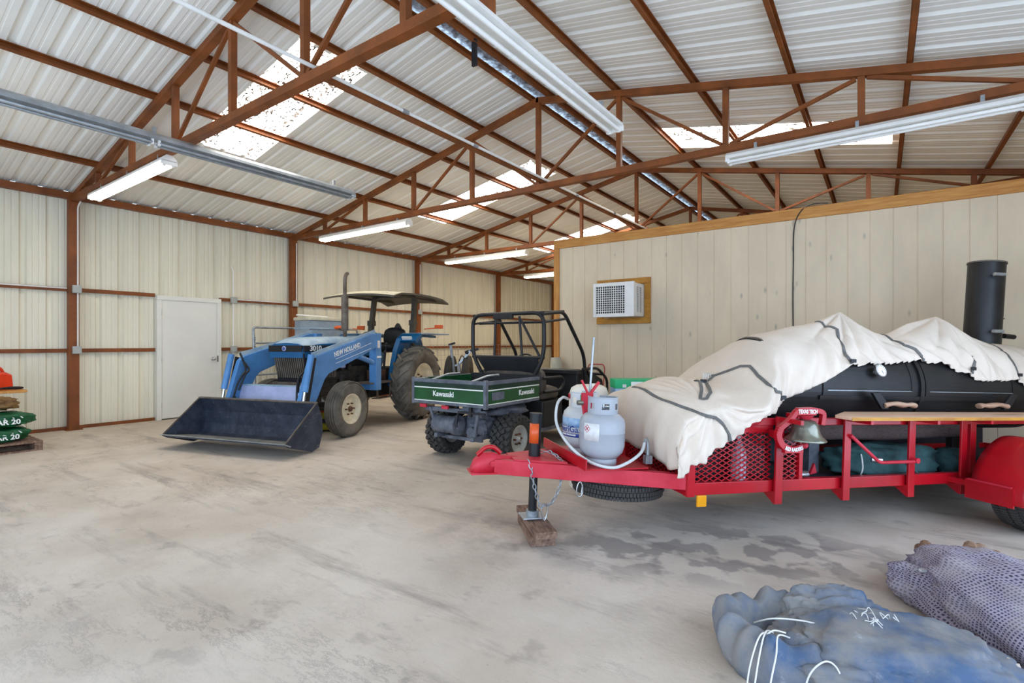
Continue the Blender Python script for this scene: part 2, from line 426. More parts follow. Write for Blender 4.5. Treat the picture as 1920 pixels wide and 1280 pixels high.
# ------------------------------------------------------------------ tagging
def tag(o, label, cat, group=None):
    o['label'] = label; o['category'] = cat
    if group: o['group'] = group
    return o
def thing(name, label, cat, loc=(0, 0, 0), rotz=0.0, group=None, mw=None):
    o = bpy.data.objects.new(name, None); COL.objects.link(o)
    o.empty_display_size = .1
    if mw is not None: o.matrix_world = mw
    else: o.location = loc; o.rotation_euler = (0, 0, rotz)
    return tag(o, label, cat, group)
def struct(name, mb, m, parent=None, origin=None, bevel=0.0):
    o = mb.build(name, m, parent, origin, bevel)
    if parent is None: o['kind'] = 'structure'
    return o
def text(name, body, size, m, parent, M, ext=.002, align='CENTER', sx=1.0, bold=0.0):
    cu = bpy.data.curves.new(name, 'FONT'); cu.body = body; cu.size = size; cu.extrude = ext
    cu.align_x = align; cu.align_y = 'CENTER'; cu.resolution_u = 3; cu.offset = bold
    tmp = bpy.data.objects.new(name + '_tmp', cu); COL.objects.link(tmp)
    dg = bpy.context.evaluated_depsgraph_get(); dg.update()
    me = bpy.data.meshes.new_from_object(tmp.evaluated_get(dg))
    bpy.data.objects.remove(tmp); bpy.data.curves.remove(cu)
    for v in me.vertices: v.co.x *= sx
    me.materials.clear(); me.materials.append(m); me.name = name
    ob = bpy.data.objects.new(name, me); COL.objects.link(ob)
    ob.parent = parent; ob.matrix_local = M
    return ob
def mtx(o, x, y):
    """4x4 from origin, text x axis and text up axis."""
    x = Vector(x).normalized(); y = Vector(y).normalized(); z = x.cross(y)
    m = Matrix.Identity(4)
    for i in range(3):
        m[i][0] = x[i]; m[i][1] = y[i]; m[i][2] = z[i]; m[i][3] = o[i]
    return m
def arc(c, r, a0, a1, n, plane='XZ'):
    out = []
    for i in range(n + 1):
        a = a0 + (a1 - a0) * i / n
        u, w = r * math.cos(a), r * math.sin(a)
        out.append({'XZ': V(c[0] + u, c[1], c[2] + w), 'XY': V(c[0] + u, c[1] + w, c[2]), 'YZ': V(c[0], c[1] + u, c[2] + w)}[plane])
    return out
def spline(pts, n=8):
    P = [Vector(p) for p in pts]; out = []
    for i in range(len(P) - 1):
        p0 = P[max(i - 1, 0)]; p1 = P[i]; p2 = P[i + 1]; p3 = P[min(i + 2, len(P) - 1)]
        for k in range(n):
            t = k / n
            out.append(.5 * ((2 * p1) + (p2 - p0) * t + (2 * p0 - 5 * p1 + 4 * p2 - p3) * t * t + (3 * p1 - p0 - 3 * p2 + p3) * t ** 3))
    out.append(P[-1]); return out
def rounded(pts, r, n=4):
    """polyline with rounded corners."""
    P = [Vector(p) for p in pts]; out = [P[0]]
    for i in range(1, len(P) - 1):
        a = (P[i - 1] - P[i]); b = (P[i + 1] - P[i]); q = min(r, a.length * .45, b.length * .45)
        s = P[i] + a.normalized() * q; e = P[i] + b.normalized() * q
        for k in range(n + 1):
            t = k / n; out.append((1 - t) ** 2 * s + 2 * t * (1 - t) * P[i] + t * t * e)
    out.append(P[-1]); return out
# ------------------------------------------------------------------ building shell
XL, XRIDGE, XR = -10.42, -4.03, 2.36
Y0, Y1 = -2.6, 17.35
ZR, SLOPE = 5.0, 0.2
TY = [2.5747, 6.2973, 9.977, 13.62]          # truss / column lines
def roof_z(x): return ZR - SLOPE * abs(x - XRIDGE)

mb = MB(); mb.box(((XL + XR) / 2, (Y0 + Y1) / 2, -.06), (XR - XL + .3, Y1 - Y0 + .3, .12))
struct('floor', mb, M_FLOOR)

RIB = .3048
def rib_profile(a, b, phase=0.0, depth=.040, minor=.006):
    """(position, offset) along a corrugated sheet."""
    out = [(a, 0.0)]; k = math.floor((a - phase) / RIB)
    while True:
        r = phase + k * RIB
        for d, o in ((-.046, 0), (-.024, depth), (.024, depth), (.046, 0),
                     (.100, 0), (.108, minor), (.124, minor), (.132, 0), (.174, 0), (.182, minor), (.198, minor), (.206, 0)):
            if a < r + d < b: out.append((r + d, o))
        k += 1
        if r > b: break
    out.append((b, 0.0)); return out

def corrugated_wall(name, axis, const, sgn, a, b, z0, z1, phase=0.0):
    """axis 'y': sheet at x=const running along y. sgn: direction of the outward rib."""
    mb = MB(); pr = rib_profile(a, b, phase); P = []
    for zf in (0, 1):
        row = []
        for p, o in pr:
            z = (z0(p) if callable(z0) else z0) if zf == 0 else (z1(p) if callable(z1) else z1)
            row.append(V(const + sgn * o, p, z) if axis == 'y' else V(p, const + sgn * o, z))
        P.append(row)
    mb.grid(P, smooth=False)
    return struct(name, mb, M_WALL)
corrugated_wall('wall_left', 'y', XL, -1, Y0, Y1, 0, roof_z(XL) + .02, 2.93)
corrugated_wall('wall_back', 'x', Y1, 1, XL, XR, 0, lambda x: roof_z(x) + .02)
corrugated_wall('wall_right', 'y', XR, 1, 5.4, Y1, 0, roof_z(XR) + .02)
corrugated_wall('wall_right', 'y', XR, 1, Y0, 5.4, 3.2, roof_z(XR) + .02)
corrugated_wall('wall_front', 'x', Y0, -1, XL, XR, 3.3, lambda x: roof_z(x) + .02)
corrugated_wall('wall_front', 'x', Y0, -1, XL, -7.4, 0, 3.3)

SKY = {-1: [(-7.95, -5.27, 3.28, 4.23), (-8.30, -5.31, 7.98, 8.91), (-8.35, -5.40, 12.68, 13.6)],
       1: [(-2.89, .13, 8.0, 9.03)]}
def roof_sheet(side):
    pr = rib_profile(Y0, Y1, 3.28 + .15, depth=.026, minor=.004)
    ys = set(); pos = {p: o for p, o in pr}
    for x0, x1, y0, y1 in SKY[side]:
        for y in (y0, y1): pos.setdefault(y, 0.0)
    ys = sorted(pos)
    ridge = XRIDGE + side * .13
    end = (XL - .02) if side < 0 else (XR + .02)
    xs = sorted({ridge, end} | {x for s in SKY[side] for x in s[:2]})
    mb = MB(); idx = {}
    for i, x in enumerate(xs):
        for j, y in enumerate(ys): idx[i, j] = len(mb.v); mb.v.append((x, y, roof_z(x) + pos[y]))
    for i in range(len(xs) - 1):
        for j in range(len(ys) - 1):
            cx, cy = (xs[i] + xs[i + 1]) / 2, (ys[j] + ys[j + 1]) / 2
            if any(a < cx < b and c < cy < d for a, b, c, d in SKY[side]): continue
            mb.f.append([idx[i, j], idx[i, j + 1], idx[i + 1, j + 1], idx[i + 1, j]]); mb.sm.append(False)
    return struct('ceiling', mb, M_ROOF)
roof_sheet(-1); roof_sheet(1)
# ridge cap foil
mb = MB(); P = []
for i in range(400):
    y = Y0 + (Y1 - Y0) * i / 399
    P.append([V(XRIDGE + dx, y, ZR + .03 - abs(dx) * .1 + .012 * noise.noise(V(dx * 30, y * 7, 0))) for dx in (-.16, -.08, 0, .08, .16)])
mb.grid(P, smooth=True)
struct('ceiling_ridge_cap', mb, M_FOIL)
# skylights
n = 1
for side in (-1, 1):
    for x0, x1, y0, y1 in SKY[side]:
        mb = MB(); P = []
        for x in (x0, x1):
            P.append([V(x, y, roof_z(x) + .012 + o * .8) for y, o in rib_profile(y0, y1, 3.43)])
        mb.grid(P, smooth=False)
        w = struct('window_%d' % n, mb, M_SKY)
        e = MB()
        for y in (y0, y1): e.bar((x0, y, roof_z(x0) - .004), (x1, y, roof_z(x1) - .004), .035, .008)
        e.build('flashing', M_ROOF, w)
        n += 1

# ------------------------------------------------------------------ door in the left wall
DX = -10.36
mb = MB(); mb.span((DX, 3.80, .02), (DX + .045, 4.735, 2.12))
door = struct('door_1', mb, M_DOOR, bevel=.004)
f = MB()
f.span((DX - .05, 3.725, 0), (DX + .065, 3.80, 2.119)); f.span((DX - .05, 4.735, 0), (DX + .065, 4.81, 2.119)); f.span((DX - .05, 3.725, 2.12), (DX + .065, 4.81, 2.2))
f.build('door_frame', M_DOOR, door, bevel=.004)
k = MB(); k.lathe([(0, .085), (.018, .085), (.03, .07), (.03, .05), (.012, .04), (.012, .01), (.034, .008), (.034, 0)], (DX + .045, 4.66, 1.06), 'X', 20)
k.build('door_knob', M_CHROME, door)
k = MB(); k.span((DX + .04, 4.735, 1.0), (DX + .07, 4.752, 1.12)); k.build('strike_plate', M_CHROME, door)
for z in (.25, 1.06, 1.9):
    k = MB(); k.cyl((DX + .05, 3.80, z - .05), (DX + .05, 3.80, z + .05), .008); k.build('hinge', M_GALV, door)

# ------------------------------------------------------------------ steel columns, girts, purlins, trusses
for i, y in enumerate(TY + [17.2]):
    nm = ['nearest the green feed bags', 'behind the tractor loader', 'behind the tractor canopy', 'behind the utility cart roll cage', 'at the far corner by the wooden wall post'][i]
    mb = MB(); mb.span((-10.36, y - .065, 0), (-10.24, y + .065, 3.62))
    o = mb.build('steel_column', M_RUST, None, (-10.3, y, 0), bevel=.004)
    tag(o, 'rust brown steel column on the left wall, the one ' + nm, 'column', 'steel columns on the left wall')
    b = MB(); b.box((-10.3, y, .008), (.2, .2, .016)); bo = b.build('base_plate', M_RUST, None, (-10.3, y, 0)); bo.parent = o; bo.location = (0, 0, 0)
for (z, nm) in ((2.2, 'upper'), (1.24, 'lower')):
    for (a, b, w) in ((Y0, 3.72, 'left of the white door'), (4.815, Y1, 'right of the white door')):
        mb = MB()
        mb.span((-10.415, a, z - .03), (-10.36, b, z + .03))
        o = mb.build('wall_girt', M_RUST, None, (-10.39, a, z)); tag(o, '%s rust brown wall girt on the cream metal wall %s' % (nm, w), 'girt', 'wall girts')
for (a, b, w) in ((Y0, 3.72, 'left of the white door'), (4.815, Y1, 'right of the white door')):
    mb = MB(); mb.span((-10.41, a, 0), (-10.37, b, .05)); o = mb.build('base_angle', M_RUST, None, (-10.39, a, 0))
    tag(o, 'rust brown base angle along the foot of the metal wall %s' % w, 'base angle', 'base angles')
for x, w in ((XL + .09, 'left'), (XR - .09, 'right')):
    mb = MB(); mb.span((x - .05, Y0, roof_z(x) - .13), (x + .05, Y1, roof_z(x) - .03)); o = mb.build('eave_strut', M_RUST, None, (x, Y0, roof_z(x) - .08))
    tag(o, 'rust brown eave strut along the top of the %s wall' % w, 'eave strut')
ordn = ['first', 'second', 'third', 'fourth', 'fifth', 'sixth']
def purlin(x, label):
    z = roof_z(x); s = -1 if x < XRIDGE else 1
    mb = MB()
    rot = Matrix.Rotation(s * math.atan(SLOPE), 3, 'Y')
    for (dx, dz, w, h) in ((0, -.04, .008, .08), (.020, -.076, .044, .008), (.020, -.004, .044, .008)):
        mb.box(V(x, (Y0 + Y1) / 2, z - .004) + rot @ V(dx, 0, dz), (w, Y1 - Y0, h), rot)
    o = mb.build('roof_purlin', M_RUST, None, (x, Y0, z)); tag(o, label, 'purlin', 'roof purlins')
for i, x in enumerate((-5.14, -6.15, -7.15, -8.1, -9.2)):
    purlin(x, 'rust brown purlin under the left roof slope, %s one down from the ridge pair' % ordn[i])
for i, x in enumerate((-2.86, -1.84, -.80, .22, 1.25)):
    purlin(x, 'rust brown purlin under the right roof slope, %s one down from the ridge pair' % ordn[i])
purlin(XRIDGE - .15, 'rust brown ridge purlin on the left edge of the silvery ridge cap')
purlin(XRIDGE + .15, 'rust brown ridge purlin on the right edge of the silvery ridge cap')

ZB, ZT = 3.605, 4.865
def chord_z(x): return ZT - SLOPE * abs(x - XRIDGE)
OFF = [0, 1.25, 2.57, 3.87, 5.13, 5.75]
TN = ['nearest the camera, crossing the first bright skylight', 'second from the camera, above the bucket and the trailer', 'third from the camera, partly behind the wooden wall', 'fourth from the camera, beyond the air conditioner wall']
for t, y in enumerate(TY):
    tr = thing('roof_truss', 'rust brown steel roof truss, ' + TN[t], 'roof truss', (XRIDGE, y, ZB), 0, 'roof trusses')
    O = V(XRIDGE, y, ZB)
    for s in (-1, 1):
        mb = MB(); xe = -6.27 if s < 0 else 6.3
        mb.bar(V(s * -.02, 0, ZT - ZB), V(xe, 0, chord_z(XRIDGE + xe) - ZB), .08, .085, (0, 1, 0)); mb.build('top_chord', M_RUST, tr, bevel=.003)
    mb = MB(); mb.bar(V(-6.27, 0, 0), V(6.3, 0, 0), .08, .09, (0, 1, 0)); mb.build('bottom_chord', M_RUST, tr, bevel=.003)
    tops = {}
    for k, o in enumerate(OFF):
        for s in ((1,) if k == 0 else (-1, 1)):
            x = s * o; zt = chord_z(XRIDGE + x) - ZB
            tops[s * k] = (x, zt)
            mb = MB(); w = .064 if k < 5 else .055
            mb.bar(V(x, 0, .04), V(x, 0, zt - .04), w, w, (0, 1, 0)); mb.build('web_post', M_RUST, tr, bevel=.003)
    def diag(a, b):
        mb = MB(); p = V(a[0], 0, a[1]); q = V(b[0], 0, b[1]); d = (q - p).normalized()
        mb.bar(p + d * .05, q - d * .05, .036, .036, (0, 1, 0)); mb.build('diagonal', M_RUST, tr)
    B = lambda k: (tops[k][0] + math.copysign(.05, -tops[k][0]) * 0, .03)
    T = lambda k: (tops[k][0], tops[k][1] - .04)
    for s in (-1, 1):
        diag(B(0), T(s * 1)); diag(T(s * 1), B(s * 2)); diag(B(s * 2), T(s * 3)); diag(T(s * 3), B(s * 4)) if s > 0 else diag(B(s * 4), T(s * 3))
        diag(T(s * 5), B(s * 4))
    if t == 0:
        mb = MB(); mb.bar(V(2.0, 0, -.03), V(2.0, 0, -.2), .075, .075, (0, 1, 0)); mb.build('hanger', M_RUST, tr, bevel=.003)
# bridging bar and conduit along the truss centres
mb = MB(); mb.span((-3.985, TY[0], 3.657), (-3.925, Y1, 3.71)); o = mb.build('bridging_bar', M_RUST, None, (-3.95, TY[0], 3.66))
tag(o, 'rust brown bridging bar running along the truss bottom chords under the ridge', 'bridging bar')
mb = MB(); mb.tube([(-3.895, .8, 3.69), (-3.895, 14, 3.69)], .017, 10); o = mb.build('conduit', M_WHITE, None, (-3.895, .8, 3.69))
for y in (3.6, 4.7, 7.2, 8.6):
    c = MB(); c.cyl((0, y - .8 - .04, 0), (0, y - .8 + .04, 0), .022, n=10); c.build('coupling', M_GALV, o)
tag(o, 'long white conduit strapped beside the bridging bar under the ridge', 'conduit')
mb = MB(); mb.span((-3.88, 4.66, 4.62), (-3.86, 4.70, 4.93)); mb.span((-3.90, 4.64, 4.60), (-3.865, 4.67, 4.90))
o = mb.build('hanging_strap', M_DKPLASTIC, None, (-3.87, 4.68, 4.9)); tag(o, 'short dark strap dangling from the ridge cap', 'strap')

# ------------------------------------------------------------------ fluorescent fixtures
def fixture(label, p0, p1, lit, group, body=M_WHITE, tubes=2, z=3.47):
    p0 = V(*p0); p1 = V(*p1); d = (p1 - p0); L = d.length; d.normalize()
    ang = math.atan2(d.y, d.x)
    t = thing('fluorescent_fixture', label, 'ceiling light', p0, ang, group)
    mb = MB()
    mb.prism([(-.085, -.005), (.085, -.005), (.075, .03), (.03, .07), (-.03, .07), (-.075, .03)], 0, L, 'YZ')
    mb.build('housing', body, t, bevel=.003)
    for xx in (.01, L - .01):
        e = MB(); e.box((xx, 0, -.02), (.02, .17, .05)); e.build('end_cap', body, t, bevel=.003)
    segs = [(.03, L - .03)] if L < 3 else [(.03, L / 2 - .03), (L / 2 + .03, L - .03)]
    for a, b in segs:
        for yy in (-.045, .045):
            e = MB(); e.cyl((a, yy, -.035), (b, yy, -.035), .017, n=12); e.build('tube', M_TUBE if lit else body, t)
            for q in (a, b):
                e = MB(); e.box((q, yy, -.03), (.02, .03, .055)); e.build('lamp_holder', M_WHITE, t)
    for q in (.3, L / 2, L - .3):
        e = MB(); e.box((q, 0, .1), (.03, .03, .07)); e.build('bracket', M_GALV, t)
LT = ['on the truss nearest the camera, over the metal wall corner', 'on the second truss, above the tractor bucket', 'on the third truss, above the tractor canopy', 'on the fourth truss, half hidden by the wooden wall']
for i, y in enumerate(TY):
    fixture('lit twin tube fluorescent light ' + LT[i], (-9.21, y - .03, 3.46), (-6.68, y - .03, 3.46), True, 'lit fluorescent lights')
fixture('long grey unlit fluorescent channel hanging across the left foreground roof', (-6.07, -.27, 3.44), (-6.07, 4.61, 3.44), False, 'unlit fluorescent lights', M_GALV)
fixture('long white unlit fluorescent light near the ridge, at top centre', (-2.02, -.4, 3.37), (-2.02, 4.49, 3.37), False, 'unlit fluorescent lights')
fixture('white unlit fluorescent light under the second truss at upper right', (-1.425, 6.2, 3.44), (1.04, 6.2, 3.44), False, 'unlit fluorescent lights')

# ------------------------------------------------------------------ electrical boxes and conduits on the left wall
def ebox(y, z, label, x=-10.24, w=.11):
    t = MB(); t.span((x, y - w / 2, z - .06), (x + .06, y + w / 2, z + .06))
    o = t.build('electrical_box', M_BOXGREY, None, (x, y, z), bevel=.006); tag(o, label, 'electrical box', 'electrical boxes')
    c = MB(); c.span((.06, -w / 2 + .012, -.045), (.066, w / 2 - .012, .045)); c.build('cover_plate', M_BOXGREY, o)
ebox(2.60, 2.2, 'grey electrical box at upper girt height on the column by the feed bags')
ebox(2.60, 1.25, 'grey outlet box at lower girt height on the column by the feed bags')
ebox(5.06, 2.2, 'grey electrical box on the upper girt just right of the white door', -10.36)
ebox(5.06, 1.24, 'grey outlet box on the lower girt just right of the white door', -10.36)
ebox(6.30, 2.2, 'grey electrical box on the column behind the tractor loader')
ebox(9.98, 2.2, 'grey electrical box on the column behind the tractor canopy')
def conduit(pts, label, r=.011):
    mb = MB(); mb.tube(rounded(pts, .12, 5), r, 8); o = mb.build('conduit', M_WHITE, None, pts[0]); tag(o, label, 'conduit', 'wall conduits')
conduit([(-10.1, 2.615, 3.55), (-10.225, 2.615, 3.5), (-10.225, 2.615, 2.26)], 'white conduit down the column by the feed bags, from truss to upper box')
conduit([(-10.225, 2.615, 2.14), (-10.225, 2.615, 1.31)], 'white conduit on the column by the feed bags, between its two boxes')
conduit([(-10.35, 5.06, 2.14), (-10.35, 5.06, 1.30)], 'white conduit right of the door, between its two boxes')
conduit([(-10.35, 5.06, 1.18), (-10.35, 5.06, .25)], 'white conduit right of the door, running down from the lower box')
conduit([(-10.35, 5.06, 2.26), (-10.35, 5.06, 2.78), (-10.39, 5.04, 2.86)], 'short white conduit right of the door, rising above the upper box')
conduit([(-10.225, 6.33, 3.5), (-10.225, 6.33, 2.26)], 'white conduit down the column behind the tractor loader')
conduit([(-10.225, 9.99, 3.5), (-10.225, 9.99, 2.26)], 'white conduit down the column behind the tractor canopy')
conduit([(-10.345, 2.53, 2.215), (-10.345, 1.4, 2.215)], 'white conduit along the upper girt left of the feed bag column')
conduit([(-10.345, 5.12, 2.215), (-10.345, 6.24, 2.215)], 'white conduit along the upper girt from the door box towards the loader column')

# ------------------------------------------------------------------ partition with painted siding
PY, PX0, PX1, PZ = 7.6, -4.54, 2.3, 3.1
mb = MB(); pr = []
x = PX0 + .09
g = [-.107 + .2265 * k for k in range(-20, 12)]
pts = [(PX0 + .02, PY)]
for q in g:
    if PX0 + .06 < q < PX1:
        pts += [(q - .006, PY), (q - .004, PY + .007), (q + .004, PY + .007), (q + .006, PY)]
pts.append((PX1, PY))
mb.grid([[V(a, b, 0) for a, b in pts], [V(a, b, PZ - .14) for a, b in pts]], smooth=False)
mb.span((PX0 + .03, PY + .012, 0), (PX1, PY + .1, PZ - .02))
struct('wall_partition', mb, M_SIDING)
mb = MB(); mb.span((PX0 + .01, PY + .1, 0), (PX0 + .1, 14.5, PZ - .02)); struct('wall_partition_side', mb, M_SIDING)
mb = MB(); mb.span((PX0, PY - .03, PZ - .14), (PX1, PY + .1, PZ)); struct('trim_1', mb, M_WOOD, None, (PX0, PY, PZ), bevel=.004)
mb = MB(); mb.span((PX0, PY - .028, 0), (PX0 + .10, PY + .1, PZ - .142)); struct('trim_2', mb, M_WOODV, None, (PX0, PY, 0), bevel=.004)
# ------------------------------------------------------------------ wheels
def tyre_profile(R, w, rr, crown=.03):
    h = w / 2
    return [(rr, -h * .72), (rr + (R - rr) * .35, -h), (R - (R - rr) * .35, -h), (R - crown, -h * .86), (R - crown * .25, -h * .5), (R, 0),
            (R - crown * .25, h * .5), (R - crown, h * .86), (R - (R - rr) * .35, h), (rr + (R - rr) * .35, h), (rr, h * .72)]
def rim_mesh(rr, w, dish, r_hub):
    """steel disc rim facing +Y, dished inwards."""
    mb = MB(); h = w / 2
    mb.lathe([(rr + .012, -h * .75), (rr - .01, -h * .6), (rr * .9, -h * .3), (rr * .9, h * .3), (rr - .01, h * .62), (rr + .016, h * .78), (rr + .016, h * .84), (rr - .004, h * .8),
              (rr * .86, h * .35), (rr * .84, dish), (rr * .6, dish + .02), (r_hub * 1.5, dish + .012), (r_hub, dish + .03), (0, dish + .03)], (0, 0, 0), 'Y', 40)
    mb.lathe([(rr * .9, -h * .3), (rr * .8, -h * .25), (0, -h * .25)], (0, 0, 0), 'Y', 40)
    return mb
def flip(mb):
    mb.v = [(v[0], -v[1], v[2]) for v in mb.v]; mb.f = [list(reversed(f)) for f in mb.f]; return mb
def make_wheel(parent, name, c, R, w, rr, rim_m, tread, side=1, rubber=M_RUBBER, dish=.02):
    """name part (tyre) > rim, hub; axis along local Y, disc facing side*Y."""
    c = Vector(c); t = MB()
    t.lathe(tyre_profile(R, w, rr, .035 if tread != 'rib' else .025), (0, 0, 0), 'Y', 56)
    if tread == 'lug':
        n = 19
        for k in range(n):
            for s in (-1, 1):
                a0 = 2 * PI * (k + (.5 if s > 0 else 0)) / n
                P = []
                for i in range(7):
                    u = i / 6; a = a0 + .30 * u; y = s * (-.012 + u * w * .515)
                    dr = .035 - .05 * max(0, u - .62) * 2.2
                    for (dl, hh) in ((-.030, -.03), (-.022, dr), (.022, dr), (.030, -.03)):
                        r = R + hh; aa = a + dl / R
                        P.append(V(r * math.cos(aa), y, r * math.sin(aa)))
                rows = [P[i * 4:i * 4 + 4] for i in range(7)]
                t.grid(rows, smooth=False)
                t.add(rows[0], [(0, 1, 2, 3)]); t.add(rows[-1], [(3, 2, 1, 0)])
    elif tread == 'knob':
        n = 22
        for k in range(n):
            for row, y in enumerate((-.42, -.2, 0, .2, .42)):
                a = 2 * PI * (k + (.5 if row % 2 else 0)) / n
                r = R + .008 - (.02 if abs(y) > .3 else 0)
                rot = Matrix.Rotation(-a, 3, 'Y') @ Matrix.Rotation(.45 * (1 if row % 2 else -1), 3, 'X')
                t.box((r * math.cos(a), y * w, r * math.sin(a)), (.026, w * .19, .046), rot)
            for s in (-1, 1):
                a = 2 * PI * (k + .25) / n; r = R - .035
                t.box((r * math.cos(a), s * w * .5, r * math.sin(a)), (.05, .018, .035), Matrix.Rotation(-a, 3, 'Y'))
    elif tread == 'rib':
        for y in (-.36, -.18, 0, .18, .36):
            t.lathe([(R - .012, (y - .07) * w), (R + .012 - abs(y) * .03, (y - .055) * w), (R + .012 - abs(y) * .03, (y + .055) * w), (R - .012, (y + .07) * w)], (0, 0, 0), 'Y', 56)
    elif tread == 'road':
        n = 84
        for k in range(n):
            for row, y in enumerate((-.38, -.13, .13, .38)):
                a = 2 * PI * (k + (.5 if row % 2 else 0)) / n
                r = R + .002 - (.01 if abs(y) > .3 else 0)
                t.box((r * math.cos(a), y * w, r * math.sin(a)), (.016, w * .2, 2 * PI * R / n * .78), Matrix.Rotation(-a, 3, 'Y'))
    ty = t.build(name, rubber, parent); ty.location = c
    r = rim_mesh(rr, w, dish, rr * .28)
    if side < 0: flip(r)
    rim = r.build('rim', rim_m, ty)
    nb = 6 if rr < .3 else 8
    for k in range(nb):
        a = 2 * PI * k / nb; q = rr * .42; b = MB()
        b.cyl((q * math.cos(a), side * (dish + .02), q * math.sin(a)), (q * math.cos(a), side * (dish + .05), q * math.sin(a)), .012 if rr < .3 else .016, n=6)
        b.build('wheel_bolt', M_RUSTY, ty)
    h = MB(); h.lathe([(0, dish + .06), (rr * .18, dish + .055), (rr * .22, dish + .02)], (0, 0, 0), 'Y', 20)
    if side < 0: flip(h)
    h.build('hub', M_RUSTY if rim_m is M_CREAM else rim_m, ty)
    return ty

# ------------------------------------------------------------------ tractor: X forward, Y to its left, origin under the rear axle
tractor = thing('tractor', 'blue farm tractor with front loader bucket and dark canopy', 'tractor', (-7.53, 6.45, 0), math.radians(-74.4))
K = tractor
for s in (1, -1):
    make_wheel(K, 'rear_wheel', (.1, s * .74, .655), .625, .36, .33, M_CREAM, 'lug', s, M_RUBBER_D, dish=.0)
    make_wheel(K, 'front_wheel', (2.0, s * .70, .405), .395, .2, .205, M_CREAM, 'rib', s, M_RUBBER_D, dish=.015)
# chassis
mb = MB(); mb.span((-.25, -.2, .42), (.75, .2, .92)); mb.span((.7, -.17, .5), (1.35, .17, .98)); mb.span((1.3, -.15, .55), (2.3, .15, .8))
mb.cyl((.1, -.7, .655), (.1, .7, .655), .11); mb.cyl((1.0, .17, .75), (1.0, .24, .75), .1); mb.cyl((-.2, .2, .6), (.3, .2, .6), .07)
mb.build('transmission', M_ENGINE, K, bevel=.02)
mb = MB(); mb.span((1.25, -.17, .75), (2.25, .17, 1.14)); 
for i in range(5): mb.cyl((1.35 + .17 * i, .17, .98), (1.35 + .17 * i, .25, .98), .045, n=12)
mb.span((1.3, .15, .8), (2.1, .22, .92)); mb.cyl((1.5, .2, .66), (1.5, .2, .86), .05)
mb.build('engine', M_ENGINE, K, bevel=.015)
mb = MB(); mb.cyl((1.62, .3, .98), (1.62, .3, 1.16), .06, n=20); mb.build('fuel_filter', M_LBLUE, K)
mb = MB(); mb.bar((2.0, -.62, .42), (2.0, .62, .42), .12, .12); mb.span((1.85, -.12, .42), (2.15, .12, .62)); mb.tube([(2.13, -.55, .4), (2.15, 0, .42), (2.13, .55, .4)], .018)
mb.build('front_axle', M_ENGINE, K, bevel=.01)
# hood
def hood_section(x):
    t = (x - .8) / 1.62; w = .32 - .03 * max(0, t - .5); top = 1.47 - .04 * t - (.08 * max(0, (t - .8) / .2) ** 2); return w, top
P = []
for i in range(17):
    x = .8 + 1.62 * i / 16; w, top = hood_section(x)
    P.append([V(x, -w, 1.15), V(x, -w, top - .09), V(x, -w * .93, top - .03), V(x, -w * .7, top), V(x, 0, top + .012), V(x, w * .7, top), V(x, w * .93, top - .03), V(x, w, top - .09), V(x, w, 1.15)])
side = MB()
side.grid([[r[0], r[1]] for r in P], False); side.grid([[r[7], r[8]] for r in P], False)
hood = side.build('hood', M_NHTEAL, K)
topm = MB(); topm.grid([r[1:8] for r in P], True)
topm.build('hood_top', M_HOODTOP, hood)
fr = MB(); q = P[-1]; fx = 2.42
fr.add([V(fx + .03, p.y * .96, p.z) for p in q] , [tuple(range(9))]); fr.grid([[p for p in q], [V(fx + .03, p.y * .96, p.z) for p in q]], False)
fr.build('hood_nose', M_NHTEAL, hood)
st = MB(); st.span((1.0, .298, 1.235), (2.44, .325, 1.325)); st.span((1.0, -.325, 1.235), (2.44, -.298, 1.325)); st.span((2.44, -.29, 1.235), (2.462, .29, 1.325))
stripe = st.build('black_stripe', M_BLACK, hood)
text('hood_number', '3010', .105, M_INKWHITE, hood, mtx((2.22, .327, 1.28), (-1, 0, 0), (0, 0, 1)), .002, sx=1.15, bold=.0025)
e = MB(); e.lathe([(.0, .0), (.036, .0), (.036, .006), (.026, .008)], (2.463, -.02, 1.28), 'X', 24); e.build('emblem', M_LBLUE, hood)
e = MB(); e.tube([(2.474, -.02 + .012 * math.cos(a), 1.28 + .016 * math.sin(a)) for a in [i * PI / 8 for i in range(17)]], .004, 6); e.build('emblem_mark', M_LABELBLUE, hood)
# grille
g = MB(); g.span((2.2, -.26, .8), (2.34, .26, 1.15)); gr = g.build('grille', M_DARK, K)
for i in range(15):
    g = MB(); y = -.25 + .5 * i / 14
    g.bar((2.40, y, 1.15), (2.32, y, .8), .012, .02, (0, 1, 0)); g.build('grille_bar', M_MUFF, gr)
g = MB(); g.span((2.2, -.3, .74), (2.4, .3, .8)); g.build('grille_base', M_MUFF, K, bevel=.01)
g = MB()
for i in range(10): g.bar((2.25 - .055 * i, .27, 1.13), (2.25 - .055 * i, .27, .84), .012, .012)
g.span((1.7, .245, .84), (2.28, .262, 1.14)); g.build('side_screen', M_MUFF, K)
# exhaust
mb = MB(); mb.cyl((1.36, .16, 1.42), (1.36, .16, 1.56), .03); mb.cyl((1.36, .16, 1.56), (1.36, .16, 2.12), .055)
mb.tube(spline([(1.36, .16, 2.1), (1.36, .16, 2.25), (1.355, .16, 2.38), (1.32, .15, 2.46), (1.27, .14, 2.49)]), .03, 12)
mb.build('exhaust_stack', M_MUFF, K)
